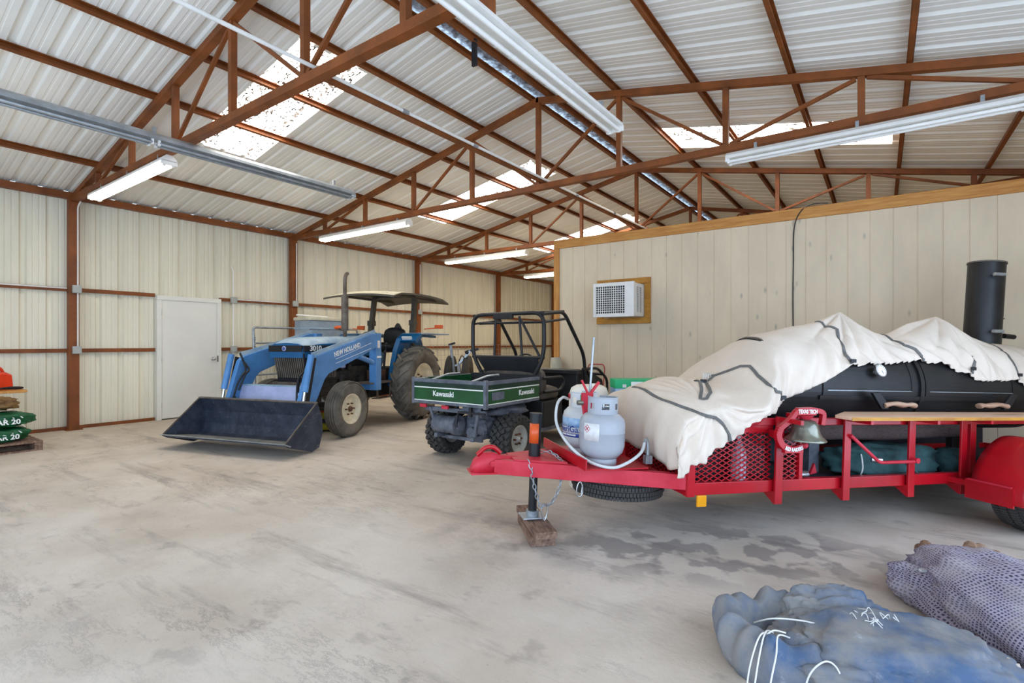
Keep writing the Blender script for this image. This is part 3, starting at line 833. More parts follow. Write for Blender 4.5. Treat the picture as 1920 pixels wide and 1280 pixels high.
# loader
def arm(s):
    y0, y1 = s * .585, s * .655
    mb = MB()
    mb.prism([(1.18, 1.50), (1.30, 1.515), (2.62, 1.175), (2.70, 1.11), (2.90, .55), (2.60, .55), (2.42, .86), (2.34, .93), (2.02, 1.03), (1.5, 1.19), (1.18, 1.30)], y0, y1, 'XZ')
    a = mb.build('loader_arm', M_NHBLUE, K, bevel=.008)
    cap = MB(); cap.bar((1.2, s * .62, 1.525), (2.64, s * .62, 1.178), .10, .012, (0, 1, 0)); cap.build('arm_cap', M_HOODTOP, a)
    c = MB(); c.cyl((2.74, s * .70, 1.2), (2.86, s * .70, .72), .042); c.build('tilt_cylinder', M_NHBLUE, a)
    c = MB(); c.cyl((2.86, s * .70, .72), (2.90, s * .70, .5), .02); c.build('cylinder_rod', M_CHROME, a)
    c = MB(); c.bar((2.66, s * .68, 1.16), (2.80, s * .68, .56), .03, .05); c.build('tilt_link', M_BLACK, a)
    t = MB(); t.span((1.08, s * .52, .6), (1.22, s * .66, 1.52)); t.span((1.0, s * .2, .6), (1.2, s * .6, .72)); tw = t.build('loader_tower', M_NHBLUE, K, bevel=.008)
    c = MB(); c.cyl((1.26, s * .62, 1.05), (1.62, s * .62, 1.15), .04); c.build('lift_cylinder', M_NHBLUE, tw)
    c = MB(); c.cyl((1.62, s * .62, 1.15), (1.82, s * .62, 1.2), .02); c.build('lift_rod', M_CHROME, tw)
    c = MB(); c.span((1.13, s * .665, 1.28), (1.2, s * .668, 1.4)); c.build('tower_decal', M_PAPER, tw)
    c = MB(); c.span((1.09, s * .665, 1.12), (1.21, s * .668, 1.15)); c.build('tower_stripe', M_INKWHITE, tw)
    h = MB()
    h.tube(spline([(2.72, s * .56, 1.22), (2.66, s * .52, 1.0), (2.74, s * .5, .9), (2.8, s * .52, .78), (2.84, s * .55, .6)]), .013, 8)
    h.tube(spline([(2.66, s * .56, 1.1), (2.62, s * .5, .98), (2.7, s * .48, .92), (2.78, s * .52, .7)]), .013, 8)
    h.build('hydraulic_hose', M_BLACK, a)
    return a
armL = arm(1); armR = arm(-1)
d = V(-1.44, 0, .35).normalized(); u = V(.35, 0, 1.44).normalized()
text('arm_lettering', 'NEW HOLLAND', .098, M_INKWHITE, armL, mtx((1.93, .658, 1.262), d, u), .002, sx=.86, bold=.0015)
for i, q in enumerate((.06, .0)):
    c = MB(); c.bar(V(2.2, .657, 1.07 + q), V(1.36, .657, 1.275 + q * 1.4), .004, .012, (0, 1, 0)); c.build('arm_pinstripe', M_INKWHITE, armL)
mb = MB(); mb.prism([(2.58, .74), (2.66, .76), (2.72, .56), (2.66, .52)], -.59, .59, 'XZ')
cp = mb.build('loader_crossplate', M_LBLUE, K, bevel=.006)
mb = MB(); mb.span((2.56, -.58, .745), (2.66, .58, .775)); mb.build('crossplate_cap', M_HOODTOP, cp)
# bucket (side profile X,Z)
bp_ = [(3.52, .160), (3.05, .085), (2.94, .115), (2.885, .24), (2.89, .42), (2.98, .60)]
W = 1.0
def strip(pts, t):
    """thick sheet following a profile across the bucket."""
    n = len(pts); out = []
    for i, p in enumerate(pts):
        a = Vector(pts[max(i - 1, 0)]); b = Vector(pts[min(i + 1, n - 1)]); dd = (b - a).normalized(); out.append((p[0] - dd.y * t, p[1] + dd.x * t))
    return out
mb = MB()
inner = [(3.52, .172), (3.05, .10), (2.96, .128), (2.905, .245), (2.91, .42), (2.99, .60)]
mb.prism(bp_ + inner[::-1], -W, W, 'XZ'); bucket = mb.build('bucket', M_DKBLUE, K)
mb = MB(); mb.prism([(3.50, .170), (3.05, .101), (3.05, .106), (3.50, .176)], -W + .015, W - .015, 'XZ'); mb.build('bucket_floor', M_BUCKETF, bucket)
for s in (-1, 1):
    mb = MB(); mb.prism([(3.52, .165), (3.46, .13), (3.08, .012), (2.95, .045), (2.885, .22), (2.895, .42), (2.98, .605)], s * W - .008, s * W + .008, 'XZ'); mb.build('bucket_side', M_DKBLUE, bucket)
    mb = MB(); mb.bar((3.52, s * W, .17), (2.985, s * W, .605), .022, .012, (0, 1, 0)); mb.build('side_edge', M_MUFF, bucket)
mb = MB(); mb.bar((2.985, -W, .607), (2.985, W, .607), .05, .02); mb.build('bucket_top_bar', M_MUFF, bucket, bevel=.004)
mb = MB(); mb.prism([(3.56, .185), (3.44, .135), (3.44, .15), (3.54, .19)], -W - .02, W + .02, 'XZ'); mb.build('cutting_edge', M_GALV, bucket)
for y in (-.62, .62):
    mb = MB(); mb.prism([(2.92, .58), (2.78, .62), (2.76, .46), (2.9, .2)], y - .05, y + .05, 'XZ'); mb.build('bucket_bracket', M_DKBLUE, bucket)
# fenders, seat, controls
for s in (1, -1):
    mb = MB(); R = .77; A0, A1 = math.radians(-8), math.radians(140)
    prof = [(.1 + R * math.cos(a), .66 + R * math.sin(a)) for a in [A0 + (A1 - A0) * i / 14 for i in range(15)]]
    prof = [(.62, .62), (.56, .95), (.46, 1.24), (.34, 1.44), (.16, 1.53), (-.2, 1.54), (-.62, 1.52), (-.95, 1.5)]
    inner_y, outer_y = s * .47, s * .86
    lo = [(.44, .62), (.42, .95), (.32, 1.2), (.2, 1.38), (.1, 1.46), (-.2, 1.48), (-.6, 1.47), (-.95, 1.46)]
    mb.prism(prof + lo[::-1], inner_y, s * .56, 'XZ')
    mb.prism([(.6, .62), (.5, .95), (.2, 1.4), (-.5, 1.45), (-.7, 1.1), (-.5, .75), (.2, .62)], s * .46, s * .475, 'XZ')
    fd = mb.build('fender', M_NHTEAL, K)
    mb = MB(); mb.span((-.95, s * .46, 1.515), (.14, outer_y, 1.54)); mb.build('fender_top', M_HOODTOP, fd, bevel=.008)
    mb = MB(); mb.prism([(.16, 1.53), (.32, 1.44), (.36, 1.40), (.3, 1.36), (.12, 1.46)], s * .5, outer_y, 'XZ'); mb.build('fender_nose', M_NHTEAL, fd)
    mb = MB(); mb.box((.33, s * .68, 1.43), (.03, .2, .1), Matrix.Rotation(.5, 3, 'Y')); mb.build('headlight', M_LENS, fd, bevel=.01)
    mb = MB(); mb.box((-.3, s * .97 if s > 0 else s * .75, 1.66), (.05, .16, .07)); mb.bar((-.3, s * .66, 1.62), (-.3, s * .95, 1.64), .02, .02); mb.build('amber_light', M_ORANGE, fd, bevel=.01)
mb = MB(); mb.blob((-.12, 0, 1.28), (.24, .25, .1), 3, .06, power=.7); seat = mb.build('seat', M_DKPLASTIC, K)
mb = MB(); mb.blob((-.34, 0, 1.46), (.09, .24, .2), 4, .05, power=.7); mb.build('seat_back', M_DKPLASTIC, seat)
mb = MB(); mb.cyl((.55, 0, 1.0), (.42, 0, 1.48), .03); mb.tube([V(.42 + .18 * .34 * math.cos(a), .18 * math.sin(a), 1.48 + .18 * .4 * math.cos(a)) for a in [i * PI / 14 for i in range(28)]], .014, 8, closed=True)
mb.build('steering_wheel', M_DKPLASTIC, K)
mb = MB(); mb.span((.55, -.26, .95), (.8, .26, 1.42)); mb.build('dashboard', M_DKPLASTIC, K, bevel=.02)
mb = MB(); mb.span((.55, .2, .70), (1.25, .62, .725)); mb.span((.55, -.62, .70), (1.25, -.2, .725)); pl = mb.build('platform', M_MUFF, K)
mb = MB(); mb.span((.72, .5, .45), (1.12, .64, .465)); mb.bar((.74, .6, .46), (.72, .6, .71), .02, .03); mb.bar((1.1, .6, .46), (1.12, .6, .71), .02, .03); mb.build('step', M_MUFF, pl)
mb = MB()
for p in ((.5, .3, .72, 1.3), (.62, .36, .72, 1.2), (.42, .26, .8, 1.34)):
    mb.cyl((p[0], p[1], p[2]), (p[0] - .05, p[1] + .02, p[3]), .012, n=8); mb.blob((p[0] - .05, p[1] + .02, p[3]), (.025, .025, .03), n=12, m=8)
mb.build('control_levers', M_DKPLASTIC, K)
mb = MB()
for i in range(14):
    a = random.random() * 6.28
    mb.tube(spline([(.75 + random.uniform(-.2, .2), .3 + random.uniform(-.08, .1), .75 + random.uniform(0, .05)), (.8 + .15 * math.cos(a), .36, .82 + .06 * math.sin(a)), (.8 + random.uniform(-.2, .25), .4, .74)]), .012, 6)
mb.span((.6, .25, .74), (.9, .42, .9)); mb.build('valve_bank', M_RUSTY, K)
# rollover frame and canopy
mb = MB()
for s in (-1, 1):
    mb.bar((-.14, s * .46, .95), (-.24, s * .46, 1.75), .08, .1, (0, 1, 0))
mb.build('lower_rollover_frame', M_CANOPY, K, bevel=.008)
mb = MB(); path = rounded([(-.24, -.46, 1.72), (-.32, -.45, 2.2), (-.33, -.38, 2.25), (-.33, .38, 2.25), (-.32, .45, 2.2), (-.24, .46, 1.72)], .13, 5)
for a, b in zip(path[:-1], path[1:]): mb.bar(a, b + (b - a).normalized() * .005, .07, .09, (1, 0, .2))
for s in (-1, 1): mb.box((-.24, s * .46, 1.74), (.14, .1, .1))
mb.build('rollover_bar', M_CANOPY, K)
mb = MB(); P = []
for i in range(9):
    x = .82 - 2.0 * i / 8
    e = .05 if i in (0, 8) else 0
    P.append([V(x, y, 2.305 - .05 * (abs(y) / .7) ** 2 - e * .9 - .05 * ((x + .2) / 1.0) ** 2) for y in (-.72, -.6, -.3, 0, .3, .6, .72)])
mb.grid(P); mb.grid([[p - V(0, 0, .03) for p in r] for r in P])
edge = P[0] + [r[-1] for r in P[1:]] + P[-1][-2::-1] + [r[0] for r in P[-2:0:-1]]
mb.grid([edge, [p - V(0, 0, .03) for p in edge]], False, True)
can = mb.build('canopy', M_CANOPY, K)
mb = MB(); mb.grid([[p + V(0, 0, .004) for p in r] for r in P]); mb.build('canopy_top', M_BEIGEC, can)
mb = MB()
for s in (-1, 1): mb.bar((.7, s * .5, 2.2), (-1.1, s * .5, 2.2), .04, .04)
mb.build('canopy_rail', M_CANOPY, can)
# slow moving sign seen from its plain back
mb = MB(); mb.prism([(-.42, 1.5), (-.36, 1.5), (-.21, 1.74), (-.17, 1.76), (-.13, 1.74), (.02, 1.5), (.05, 1.5), (.05, 1.48), (-.42, 1.48)], -.72, -.705, 'YZ'); mb.bar((-.7, -.18, 1.2), (-.7, -.18, 1.6), .03, .03)
mb.build('slow_vehicle_triangle', M_CANOPY, K)
mb = MB(); mb.blob((1.0, -.25, 1.62), (.05, .09, .035), 2, .02); mb.build('front_amber_light', M_ORANGE, K)
mb = MB(); mb.tube([(1.3, .1, 1.56), (1.2, -.05, 1.58), (1.05, -.2, 1.6)], .012, 8); mb.build('light_stalk', M_DKPLASTIC, K)
# things under the tractor
t = thing('mower_deck', 'yellow green mower deck lying on the floor under the tractor', 'mower deck', K.matrix_basis @ V(1.45, .0, 0), math.radians(-74.4))
mb = MB(); mb.lathe([(0, .27), (.30, .26), (.36, .22), (.38, .06), (.37, .0), (.35, 0), (.35, .2), (0, .24)], (0, 0, .03), 'Z', 36); mb.build('shell', M_YELLOW, t)
mb = MB(); mb.lathe([(.382, .10), (.386, .10), (.386, .17), (.382, .17)], (0, 0, .03), 'Z', 36); mb.build('dark_band', M_DECK, t)
mb = MB(); mb.cyl((0, 0, .28), (0, 0, .40), .12); mb.span((-.3, -.08, .29), (.3, .08, .33)); mb.build('top_housing', M_REDPL, t)
for a in range(3):
    mb = MB(); q = a * 2.1; mb.cyl((.3 * math.cos(q), .3 * math.sin(q), 0), (.3 * math.cos(q), .3 * math.sin(q), .06), .03, n=12); mb.build('caster', M_RUBBER, t)
# ------------------------------------------------------------------ utility cart: local axes = world axes, origin under rear axle
utv = thing('utility_vehicle', 'green utility cart with dump bed and black roll cage, facing the wooden wall', 'utility vehicle', (-3.91, 4.78, 0))
U = utv
for s in (1, -1):
    for nm, y in (('rear_wheel', 0.0), ('front_wheel', 1.86)):
        w = make_wheel(U, nm, (s * .50, 0, 0), .265, .24, .145, M_GREYRIM, 'knob', 1, M_RUBBER, dish=.04)
        w.rotation_euler = (0, 0, -s * PI / 2); w.location = (s * .50, y, .275)
# bed
mb = MB(); mb.span((-.53, -.52, .67), (.53, .50, .69)); bed = mb.build('cargo_bed', M_DKPLASTIC, U)
mb = MB(); mb.span((-.535, -.545, .675), (.535, -.525, .95)); tg = mb.build('tailgate', M_GREEN, U, bevel=.004)
def panel_trim(parent, f):
    for nm, z0, z1, m, o in (('top_rail', .915, .955, M_UTVGREY, .012), ('upper_band', .868, .915, M_DKGREEN, .003), ('white_stripe', .850, .862, M_INKWHITE, .004), ('lower_stripe', .702, .712, M_INKWHITE, .004), ('bottom_rail', .672, .698, M_UTVGREY, .006)):
        b = MB(); f(b, z0, z1, o); b.build(nm, m, parent)
panel_trim(tg, lambda b, z0, z1, o: b.span((-.53, -.545 - o, z0), (.53, -.53, z1)))
text('tailgate_lettering', 'Kawasaki', .085, M_INKWHITE, tg, mtx((-.06, -.548, .79), (1, 0, 0), (0, 0, 1)), .002, sx=1.0, bold=.0012)
for s in (1, -1):
    mb = MB(); mb.span((s * .52, -.52, .675), (s * .54, .50, .95)); sd = mb.build('bed_side', M_GREEN, U, bevel=.004)
    panel_trim(sd, lambda b, z0, z1, o: b.span((s * .53, -.515, z0), (s * (.54 + o), .495, z1)))
    if s > 0:
        text('side_lettering', 'Kawasaki', .085, M_INKWHITE, sd, mtx((.545, .22, .79), (0, 1, 0), (0, 0, 1)), .002, sx=1.0, bold=.0012)
        b = MB(); b.span((.542, -.44, .745), (.546, -.22, .83)); b.build('worn_decal', M_UTVGREY, sd)
    mb = MB(); mb.span((s * .515, -.555, .66), (s * .552, -.51, .965)); mb.build('corner_post', M_UTVGREY, U, bevel=.004)
    mb = MB(); mb.tube(rounded([(s * .30, -.52, .93), (s * .30, -.2, .99), (s * .3, .0, .99)], .05), .014, 8); mb.build('bed_handle', M_GALV, U)
mb = MB(); mb.span((-.53, .49, .675), (.53, .51, .97)); mb.build('bed_front', M_DKPLASTIC, U)
# rear end
mb = MB(); mb.blob((.16, -.12, .42), (.17, .2, .16), 5, .2, 2.5, power=.75); mb.blob((.24, -.26, .40), (.09, .08, .1), 8, .2); mb.span((-.05, -.2, .32), (.26, .1, .46)); mb.cyl((.2, -.2, .36), (.2, -.38, .36), .06); mb.cyl((.12, -.3, .55), (.3, -.28, .56), .045); mb.cyl((-.48, 0, .275), (.48, 0, .275), .045)
mb.build('transaxle', M_UTVGREY, U, bevel=.01)
mb = MB(); mb.cyl((-.30, -.40, .43), (.0, -.40, .43), .095, n=28); mb.cyl((.0, -.40, .43), (.05, -.40, .43), .112, n=28); mb.cyl((.05, -.40, .43), (.08, -.40, .43), .06); mb.tube(spline([(-.3, -.4, .43), (-.36, -.36, .42), (-.36, -.2, .40), (-.2, -.1, .4)]), .03, 10)
for x in (-.28, -.2, -.12, -.04): mb.lathe([(.096, x - .01), (.102, x), (.096, x + .01)], (0, -.40, .43), 'X', 28)
mb.build('muffler', M_UTVGREY, U)
mb = MB()
for s in (-1, 1):
    mb.bar((s * .27, -.45, .3), (s * .27, .8, .3), .05, .05); mb.bar((s * .27, -.4, .3), (s * .36, -.44, .62), .035, .035); mb.bar((s * .27, .0, .3), (s * .36, .0, .66), .035, .035)
mb.bar((-.45, -.42, .6), (.45, -.42, .6), .04, .05); mb.bar((-.3, -.3, .27), (.3, -.3, .27), .04, .04); mb.bar((-.42, -.3, .66), (-.42, .45, .66), .05, .04); mb.bar((.42, -.3, .66), (.42, .45, .66), .05, .04)
mb.span((-.5, .55, .26), (.5, 2.0, .31)); mb.span((-.32, 1.9, .26), (.32, 2.2, .5))
mb.build('chassis', M_UTVGREY, U, bevel=.005)
mb = MB()
for s in (-1, 1):
    mb.tube([V(s * .33 + .035 * math.cos(a), -.12 + .035 * math.sin(a), .32 + .34 * a / (2 * PI * 6)) for a in [i * PI / 6 for i in range(72)]], .008, 6)
mb.build('coil_spring', M_DKPLASTIC, U)
mb = MB(); mb.add([V(.16, -.44, .665), V(.40, -.44, .67), V(.38, -.44, .60), V(.30, -.47, .58), V(.12, -.46, .60)], [(0, 1, 2, 3, 4)]); mb.add([V(.16, -.43, .665), V(.40, -.43, .67), V(.38, -.43, .60), V(.30, -.46, .58), V(.12, -.45, .60)], [(4, 3, 2, 1, 0)]); mb.build('mud_flap', M_UTVGREY, U)
mb = MB(); mb.blob((.26, .16, .58), (.24, .34, .10), 9, .25, 2.2, 30, 16); mb.build('engine_cover', M_UTVGREY, U)
for x in (-.40, -.06):
    mb = MB(); mb.span((x - .05, -.53, .62), (x + .05, -.50, .66)); mb.build('tail_light', M_REDFADE, U, bevel=.006)
mb = MB(); mb.tube([(.05, -.44, .55), (.05, -.46, .46), (.06, -.46, .42)], .02, 8); mb.bar((.3, -.5, .56), (.3, -.5, .72), .03, .03); mb.bar((.12, -.5, .60), (.5, -.5, .60), .02, .02); mb.build('tow_hitch', M_DKPLASTIC, U)
# roll cage
TUBE = .021
def cage(path, r=TUBE, rr=.1): 
    m = MB(); m.tube(rounded(path, rr, 5), r, 10); return m.build('cage_tube', M_BLACK, U)
HY = .58
cage([(-.36, HY - .02, .9), (-.57, HY, 1.2), (-.57, HY, 1.735), (.56, HY, 1.735), (.56, HY, 1.2), (.40, HY - .02, .9)], .026, .16)
cage([(-.57, HY, 1.18), (.56, HY, 1.18)])
for s in (-1, 1):
    cage([(s * .55, HY, 1.72), (s * .55, 1.08, 1.77), (s * .57, 1.60, 1.20), (s * .57, 1.68, .62)], .024, .12)
    cage([(s * .55, HY + .02, 1.62), (s * .55, 1.16, 1.68)], .016)
cage([(-.55, 1.08, 1.77), (.55, 1.08, 1.77)])
cage([(-.22, HY + .02, 1.19), (-.2, HY + .02, 1.70)], .017); cage([(.22, HY + .02, 1.19), (.18, HY + .02, 1.70)], .017); cage([(.48, HY + .02, 1.20), (.20, HY + .02, 1.66)], .017)
cage([(-.5, HY + .05, 1.62), (.5, HY + .05, 1.62)], .016)
mb = MB(); mb.box((-.06, HY, 1.70), (.3, .05, .06)); mb.build('cage_plate', M_BLACK, U, bevel=.004)
mb = MB(); mb.add([V(-.49, HY - .02, 1.17), V(.48, HY - .02, 1.17), V(.42, HY + .06, .93), V(-.36, HY + .06, .93), V(-.49, HY + .01, 1.17), V(.48, HY + .01, 1.17), V(.42, HY + .09, .93), V(-.36, HY + .09, .93)],
    [(3, 2, 1, 0), (4, 5, 6, 7), (0, 1, 5, 4), (1, 2, 6, 5), (2, 3, 7, 6), (3, 0, 4, 7)]); mb.build('back_panel', M_DKPLASTIC, U, bevel=.006)
# cab
mb = MB(); mb.blob((0, .86, .72), (.52, .24, .1), 6, .04, power=.5); seat = mb.build('bench_seat', M_SEAT, U)
mb = MB(); mb.blob((0, .70, .86), (.5, .09, .2), 7, .04, power=.5); mb.build('seat_back', M_SEAT, seat)
mb = MB(); mb.span((-.52, .62, .31), (.52, 1.1, .64)); mb.build('engine_box', M_DKPLASTIC, U, bevel=.02)
mb = MB(); mb.prism([(1.52, .62), (1.5, .96), (1.56, 1.0), (1.95, .94), (2.3, .82), (2.36, .6), (2.3, .45), (1.75, .45)], -.52, .52, 'YZ'); mb.build('front_cowl', M_DKPLASTIC, U, bevel=.02)
mb = MB(); mb.span((-.56, 1.45, .93), (.56, 1.62, .99)); mb.build('dash_rail', M_DKPLASTIC, U, bevel=.01)
mb = MB(); mb.tube(rounded([(.58, 1.55, 1.0), (.58, 2.0, 1.0), (.58, 2.33, .82), (.56, 2.36, .5)], .1), .02, 8); mb.tube(rounded([(-.58, 1.55, 1.0), (-.58, 2.0, 1.0), (-.58, 2.33, .82), (-.56, 2.36, .5)], .1), .02, 8); mb.tube([(-.58, 2.2, .90), (.58, 2.2, .90)], .02, 8)
mb.bar((.57, 1.68, 1.0), (.57, 1.95, .72), .03, .03); mb.build('front_guard', M_BLACK, U)
mb = MB(); mb.cyl((-.25, 1.5, .9), (-.25, 1.30, 1.06), .02); mb.tube([V(-.25 + .17 * math.cos(a), 1.3 + .09 * math.sin(a), 1.06 + .14 * math.sin(a)) for a in [i * PI / 14 for i in range(28)]], .013, 8, closed=True); mb.build('steering_wheel', M_DKPLASTIC, U)
mb = MB(); mb.tube(rounded([(.56, .56, .93), (.60, .95, .93), (.60, 1.0, .85), (.60, .9, .76), (.56, .58, .76)], .07), .018, 8); mb.build('side_grab_bar', M_BLACK, U)
mb = MB(); mb.span((-.5, 1.1, .31), (.5, 1.72, .33)); mb.build('floorboard', M_SEAT, U)
for s in (-1, 1):
    mb = MB(); P = []
    for i in range(9):
        a = math.radians(15 + 150 * i / 8); P.append([V(s * .36, 1.86 - .34 * math.cos(a), .275 + .34 * math.sin(a)), V(s * .62, 1.86 - .34 * math.cos(a), .265 + .34 * math.sin(a))])
    mb.grid(P); mb.build('front_mudguard', M_DKPLASTIC, U)
# ------------------------------------------------------------------ barbecue trailer: local X runs back along the trailer, -Y is the side facing us
TM = Matrix.Translation((-2.222, 2.850, 0)) @ Matrix.Rotation(math.radians(51.06), 4, 'Z') @ Matrix.Rotation(math.radians(2.2), 4, 'Y')
def on_trailer(x, y, z): return TM @ Matrix.Translation((x, y, z))
def tthing(name, label, cat, p, group=None): return thing(name, label, cat, group=group, mw=on_trailer(*p))
trailer = tthing('trailer', 'red steel barbecue trailer with mesh front and pointed tongue', 'trailer', (0, 0, 0))
T_ = trailer
HW, S0, S1 = .56, 1.19, 5.7
# tongue
mb = MB()
for s in (-1, 1): mb.bar((.0, s * .045, .51), (1.175, s * .545, .492), .06, .10)
mb.bar((1.0, 0, .51), (.25, 0, .51), .04, .03)
mb.build('tongue', M_REDFADE, T_, bevel=.004)
mb = MB(); mb.prism([(.12, -.11), (.46, -.24), (.46, .24), (.12, .11)], .555, .567, 'XY'); mb.build('tongue_plate', M_REDFADE, T_)
mb = MB(); P = []
for i, (x, w, z0, z1) in enumerate([(-.16, .03, .47, .50), (-.14, .055, .462, .55), (-.08, .065, .462, .595), (-.02, .06, .462, .60), (.06, .055, .462, .575), (.2, .055, .462, .565)]):
    P.append([V(x, -w, z0), V(x, -w, z0 + (z1 - z0) * .7), V(x, -w * .5, z1), V(x, w * .5, z1), V(x, w, z0 + (z1 - z0) * .7), V(x, w, z0)])
mb.grid(P, True, True); mb.add(P[0], [(0, 1, 2, 3, 4, 5)]); mb.box((-.05, 0, .466), (.24, .17, .012)); mb.cyl((-.02, -.075, .53), (-.02, .075, .53), .02, n=12)
cpl = mb.build('coupler', M_REDFADE, T_)
mb = MB(); mb.tube(rounded([(-.12, .0, .58), (-.06, 0, .635), (.0, 0, .635), (.05, .0, .59)], .03), .016, 8); mb.build('coupler_latch', M_RED, cpl)
mb = MB(); mb.prism([(.50, .556), (.96, .556), (.96, .566), (.50, .566)], -.44, .34, 'XZ'); mb.bar((.50, -.46, .595), (.50, .36, .595), .012, .07); mb.build('bottle_tray', M_RED, T_)
# jack
jk = MB(); jk.cyl((.30, 0, .15), (.30, 0, .56), .030); jk.cyl((.30, 0, .56), (.30, 0, .86), .042); jk.cyl((.30, 0, .86), (.30, 0, .872), .045)
j = jk.build('jack', M_BLACK, T_)
mb = MB(); mb.box((.30, 0, .138), (.17, .15, .012)); mb.cyl((.30, 0, .14), (.30, 0, .18), .045); mb.build('jack_foot', M_GALV, j, bevel=.004)
mb = MB(); mb.lathe([(.0425, .66), (.0432, .66), (.0432, .80), (.0425, .80)], (.30, 0, 0), 'Z', 20, PI * 1.02, PI * 1.6); mb.build('orange_label', M_ORANGE, j)
# frame rails, corner posts
mb = MB()
for s in (-1, 1):
    mb.span((S0, s * HW - .025, .41), (S1, s * HW + .025, .49))
mb.span((S1 - .05, -HW, .41), (S1, HW, .49))
mb.build('lower_rail', M_RED, T_, bevel=.004)
mb = MB(); mb.span((S0 - .03, -HW - .02, .405), (S0 + .03, HW + .02, .49)); mb.build('front_beam', M_RED, T_, bevel=.004)
mb = MB()
for s in (-1, 1): mb.span((S0, s * HW - .022, .865), (S1, s * HW + .022, .915))
mb.span((S0 - .02, -HW, .865), (S0 + .02, HW, .915))
mb.build('top_rail', M_RED, T_, bevel=.004)
for (x, y) in ((S0, -HW), (S0, HW), (S0, 0.30), (S1, -HW), (S1, HW)):
    mb = MB(); mb.span((x - .028, y - .028, .40), (x + .028, y + .028, .90)); mb.build('corner_post', M_RED, T_, bevel=.004)
mb = MB(); mb.span((S0, -HW, .425), (S1, HW, .437)); mb.build('deck', M_DECK, T_)
mb = MB(); mb.span((S0, HW - .01, .49), (S1, HW, .87)); mb.build('far_side_panel', M_DECK, T_)
# expanded mesh panels
def mesh_panel(name, u0, u1, z0, z1, f, m, pu=.064, pz=.034, w=.007):
    mb = MB(); k = pz / pu
    for sg in (1, -1):
        lo = (z0 - k * u1) if sg > 0 else (z0 + k * u0)
        hi = (z1 - k * u0) if sg > 0 else (z1 + k * u1)
        c = math.ceil(lo / pz) * pz
        while c < hi:
            ts = [u0, u1, (z0 - c) / (sg * k), (z1 - c) / (sg * k)]
            a, b = max(u0, min(ts[2], ts[3])), min(u1, max(ts[2], ts[3]))
            if b - a > .006:
                mb.bar(f(a, c + sg * k * a), f(b, c + sg * k * b), w, .006, (f(0, 0) - f(0, 1)))
            c += pz
    return mb.build(name, m, T_)
mesh_panel('front_mesh', -HW + .03, .28, .485, .87, lambda u, z: V(S0, u, z), M_RED, w=.009)
mesh_panel('side_mesh', S0 + .03, 1.83, .49, .83, lambda u, z: V(u, -HW, z), M_RED, w=.010)
mesh_panel('side_mesh', 1.90, 2.06, .49, .87, lambda u, z: V(u, -HW, z), M_RED, w=.010)
mb = MB(); mb.span((S0 + .02, -HW - .008, .815), (1.84, -HW + .008, .87)); mb.build('side_strip', M_RED, T_)
mb = MB(); mb.span((2.06, -HW - .018, .48), (2.09, -HW + .018, .87)); mb.build('mesh_post', M_RED, T_)
# outrigger brackets that carry the counter board
for x, d in ((1.855, .66), (2.44, .68), (3.05, .70), (3.58, .68)):
    mb = MB(); mb.span((x - .03, -HW - .06, .335), (x + .03, -HW - .042, .925))
    b = mb.build('bracket_post', M_RED, T_, bevel=.003)
    mb = MB(); mb.prism([(-HW - .045, .335), (-HW - .045, .42), (-HW + .10, .42)], x - .03, x - .022, 'YZ'); mb.build('gusset', M_RED, b)
    mb = MB(); mb.span((x - .012, -.80, .90), (x + .012, -HW - .02, .928)); mb.build('arm', M_RED, b)
mb = MB(); mb.span((3.70, -HW - .025, .40), (3.76, -HW + .02, .90)); mb.build('side_post', M_RED, T_, bevel=.003)
mb = MB(); mb.tube(rounded([(2.45, -HW - .07, .80), (2.70, -HW - .09, .605), (3.04, -HW - .09, .605), (3.06, -HW - .06, .61)], .03), .012, 10); mb.cyl((3.05, -HW - .105, .612), (3.05, -HW - .06, .612), .02, n=12); mb.build('towel_bar', M_REDFADE, T_)
mb = MB(); mb.span((1.235, -HW - .035, .335), (1.305, -HW - .018, .41)); mb.build('amber_reflector', M_AMBER2, T_, bevel=.004)
# running gear
make_wheel(T_, 'wheel', (3.82, -.93, .456), .306, .22, .17, M_GREYRIM, 'road', -1, M_RUBBER)
make_wheel(T_, 'wheel', (3.82, .93, .456), .306, .22, .17, M_GREYRIM, 'road', 1, M_RUBBER)
mb = MB(); mb.cyl((3.82, -.85, .44), (3.82, .85, .44), .035); mb.build('axle', M_BLACK, T_)
for s in (-1, 1):
    prof = [(3.45, .37), (3.46, .49), (3.52, .62), (3.62, .725), (3.74, .79), (3.84, .805), (3.96, .79), (4.08, .72), (4.16, .60), (4.18, .45)]
    mb = MB(); P = []
    for (x, z) in [tuple(p)[::2] for p in spline([(a, 0, b) for a, b in prof], 4)]:
        ys = (.745, .80, 1.06, 1.095, 1.11, 1.105)
        nx, nz = (x - 3.80), (z - .45); l = math.hypot(nx, nz); nx /= l; nz /= l
        P.append([V(x - nx * q, s * y, z - nz * q) for y, q in zip(ys, (0, 0, 0, .006, .022, .045))])
    mb.grid(P); fd = mb.build('fender', M_RED, T_); sm = fd.modifiers.new('thick', 'SOLIDIFY'); sm.thickness = .006
    mb = MB(); mb.prism([(3.54, .40), (3.45, .37), (3.46, .49), (3.52, .62), (3.62, .725), (3.74, .79), (3.74, .6)], s * .755, s * .76, 'XZ'); mb.span((3.44, s * .72, .35), (3.455, s * 1.02, .49)); mb.span((3.46, s * .56, .43), (3.50, s * .76, .47)); mb.build('fender_apron', M_RED, fd)
    mb = MB(); mb.bar((3.44, s * .74, .49), (3.44, s * 1.01, .49), .016, .012); mb.build('fender_crease', M_REDFADE, fd)

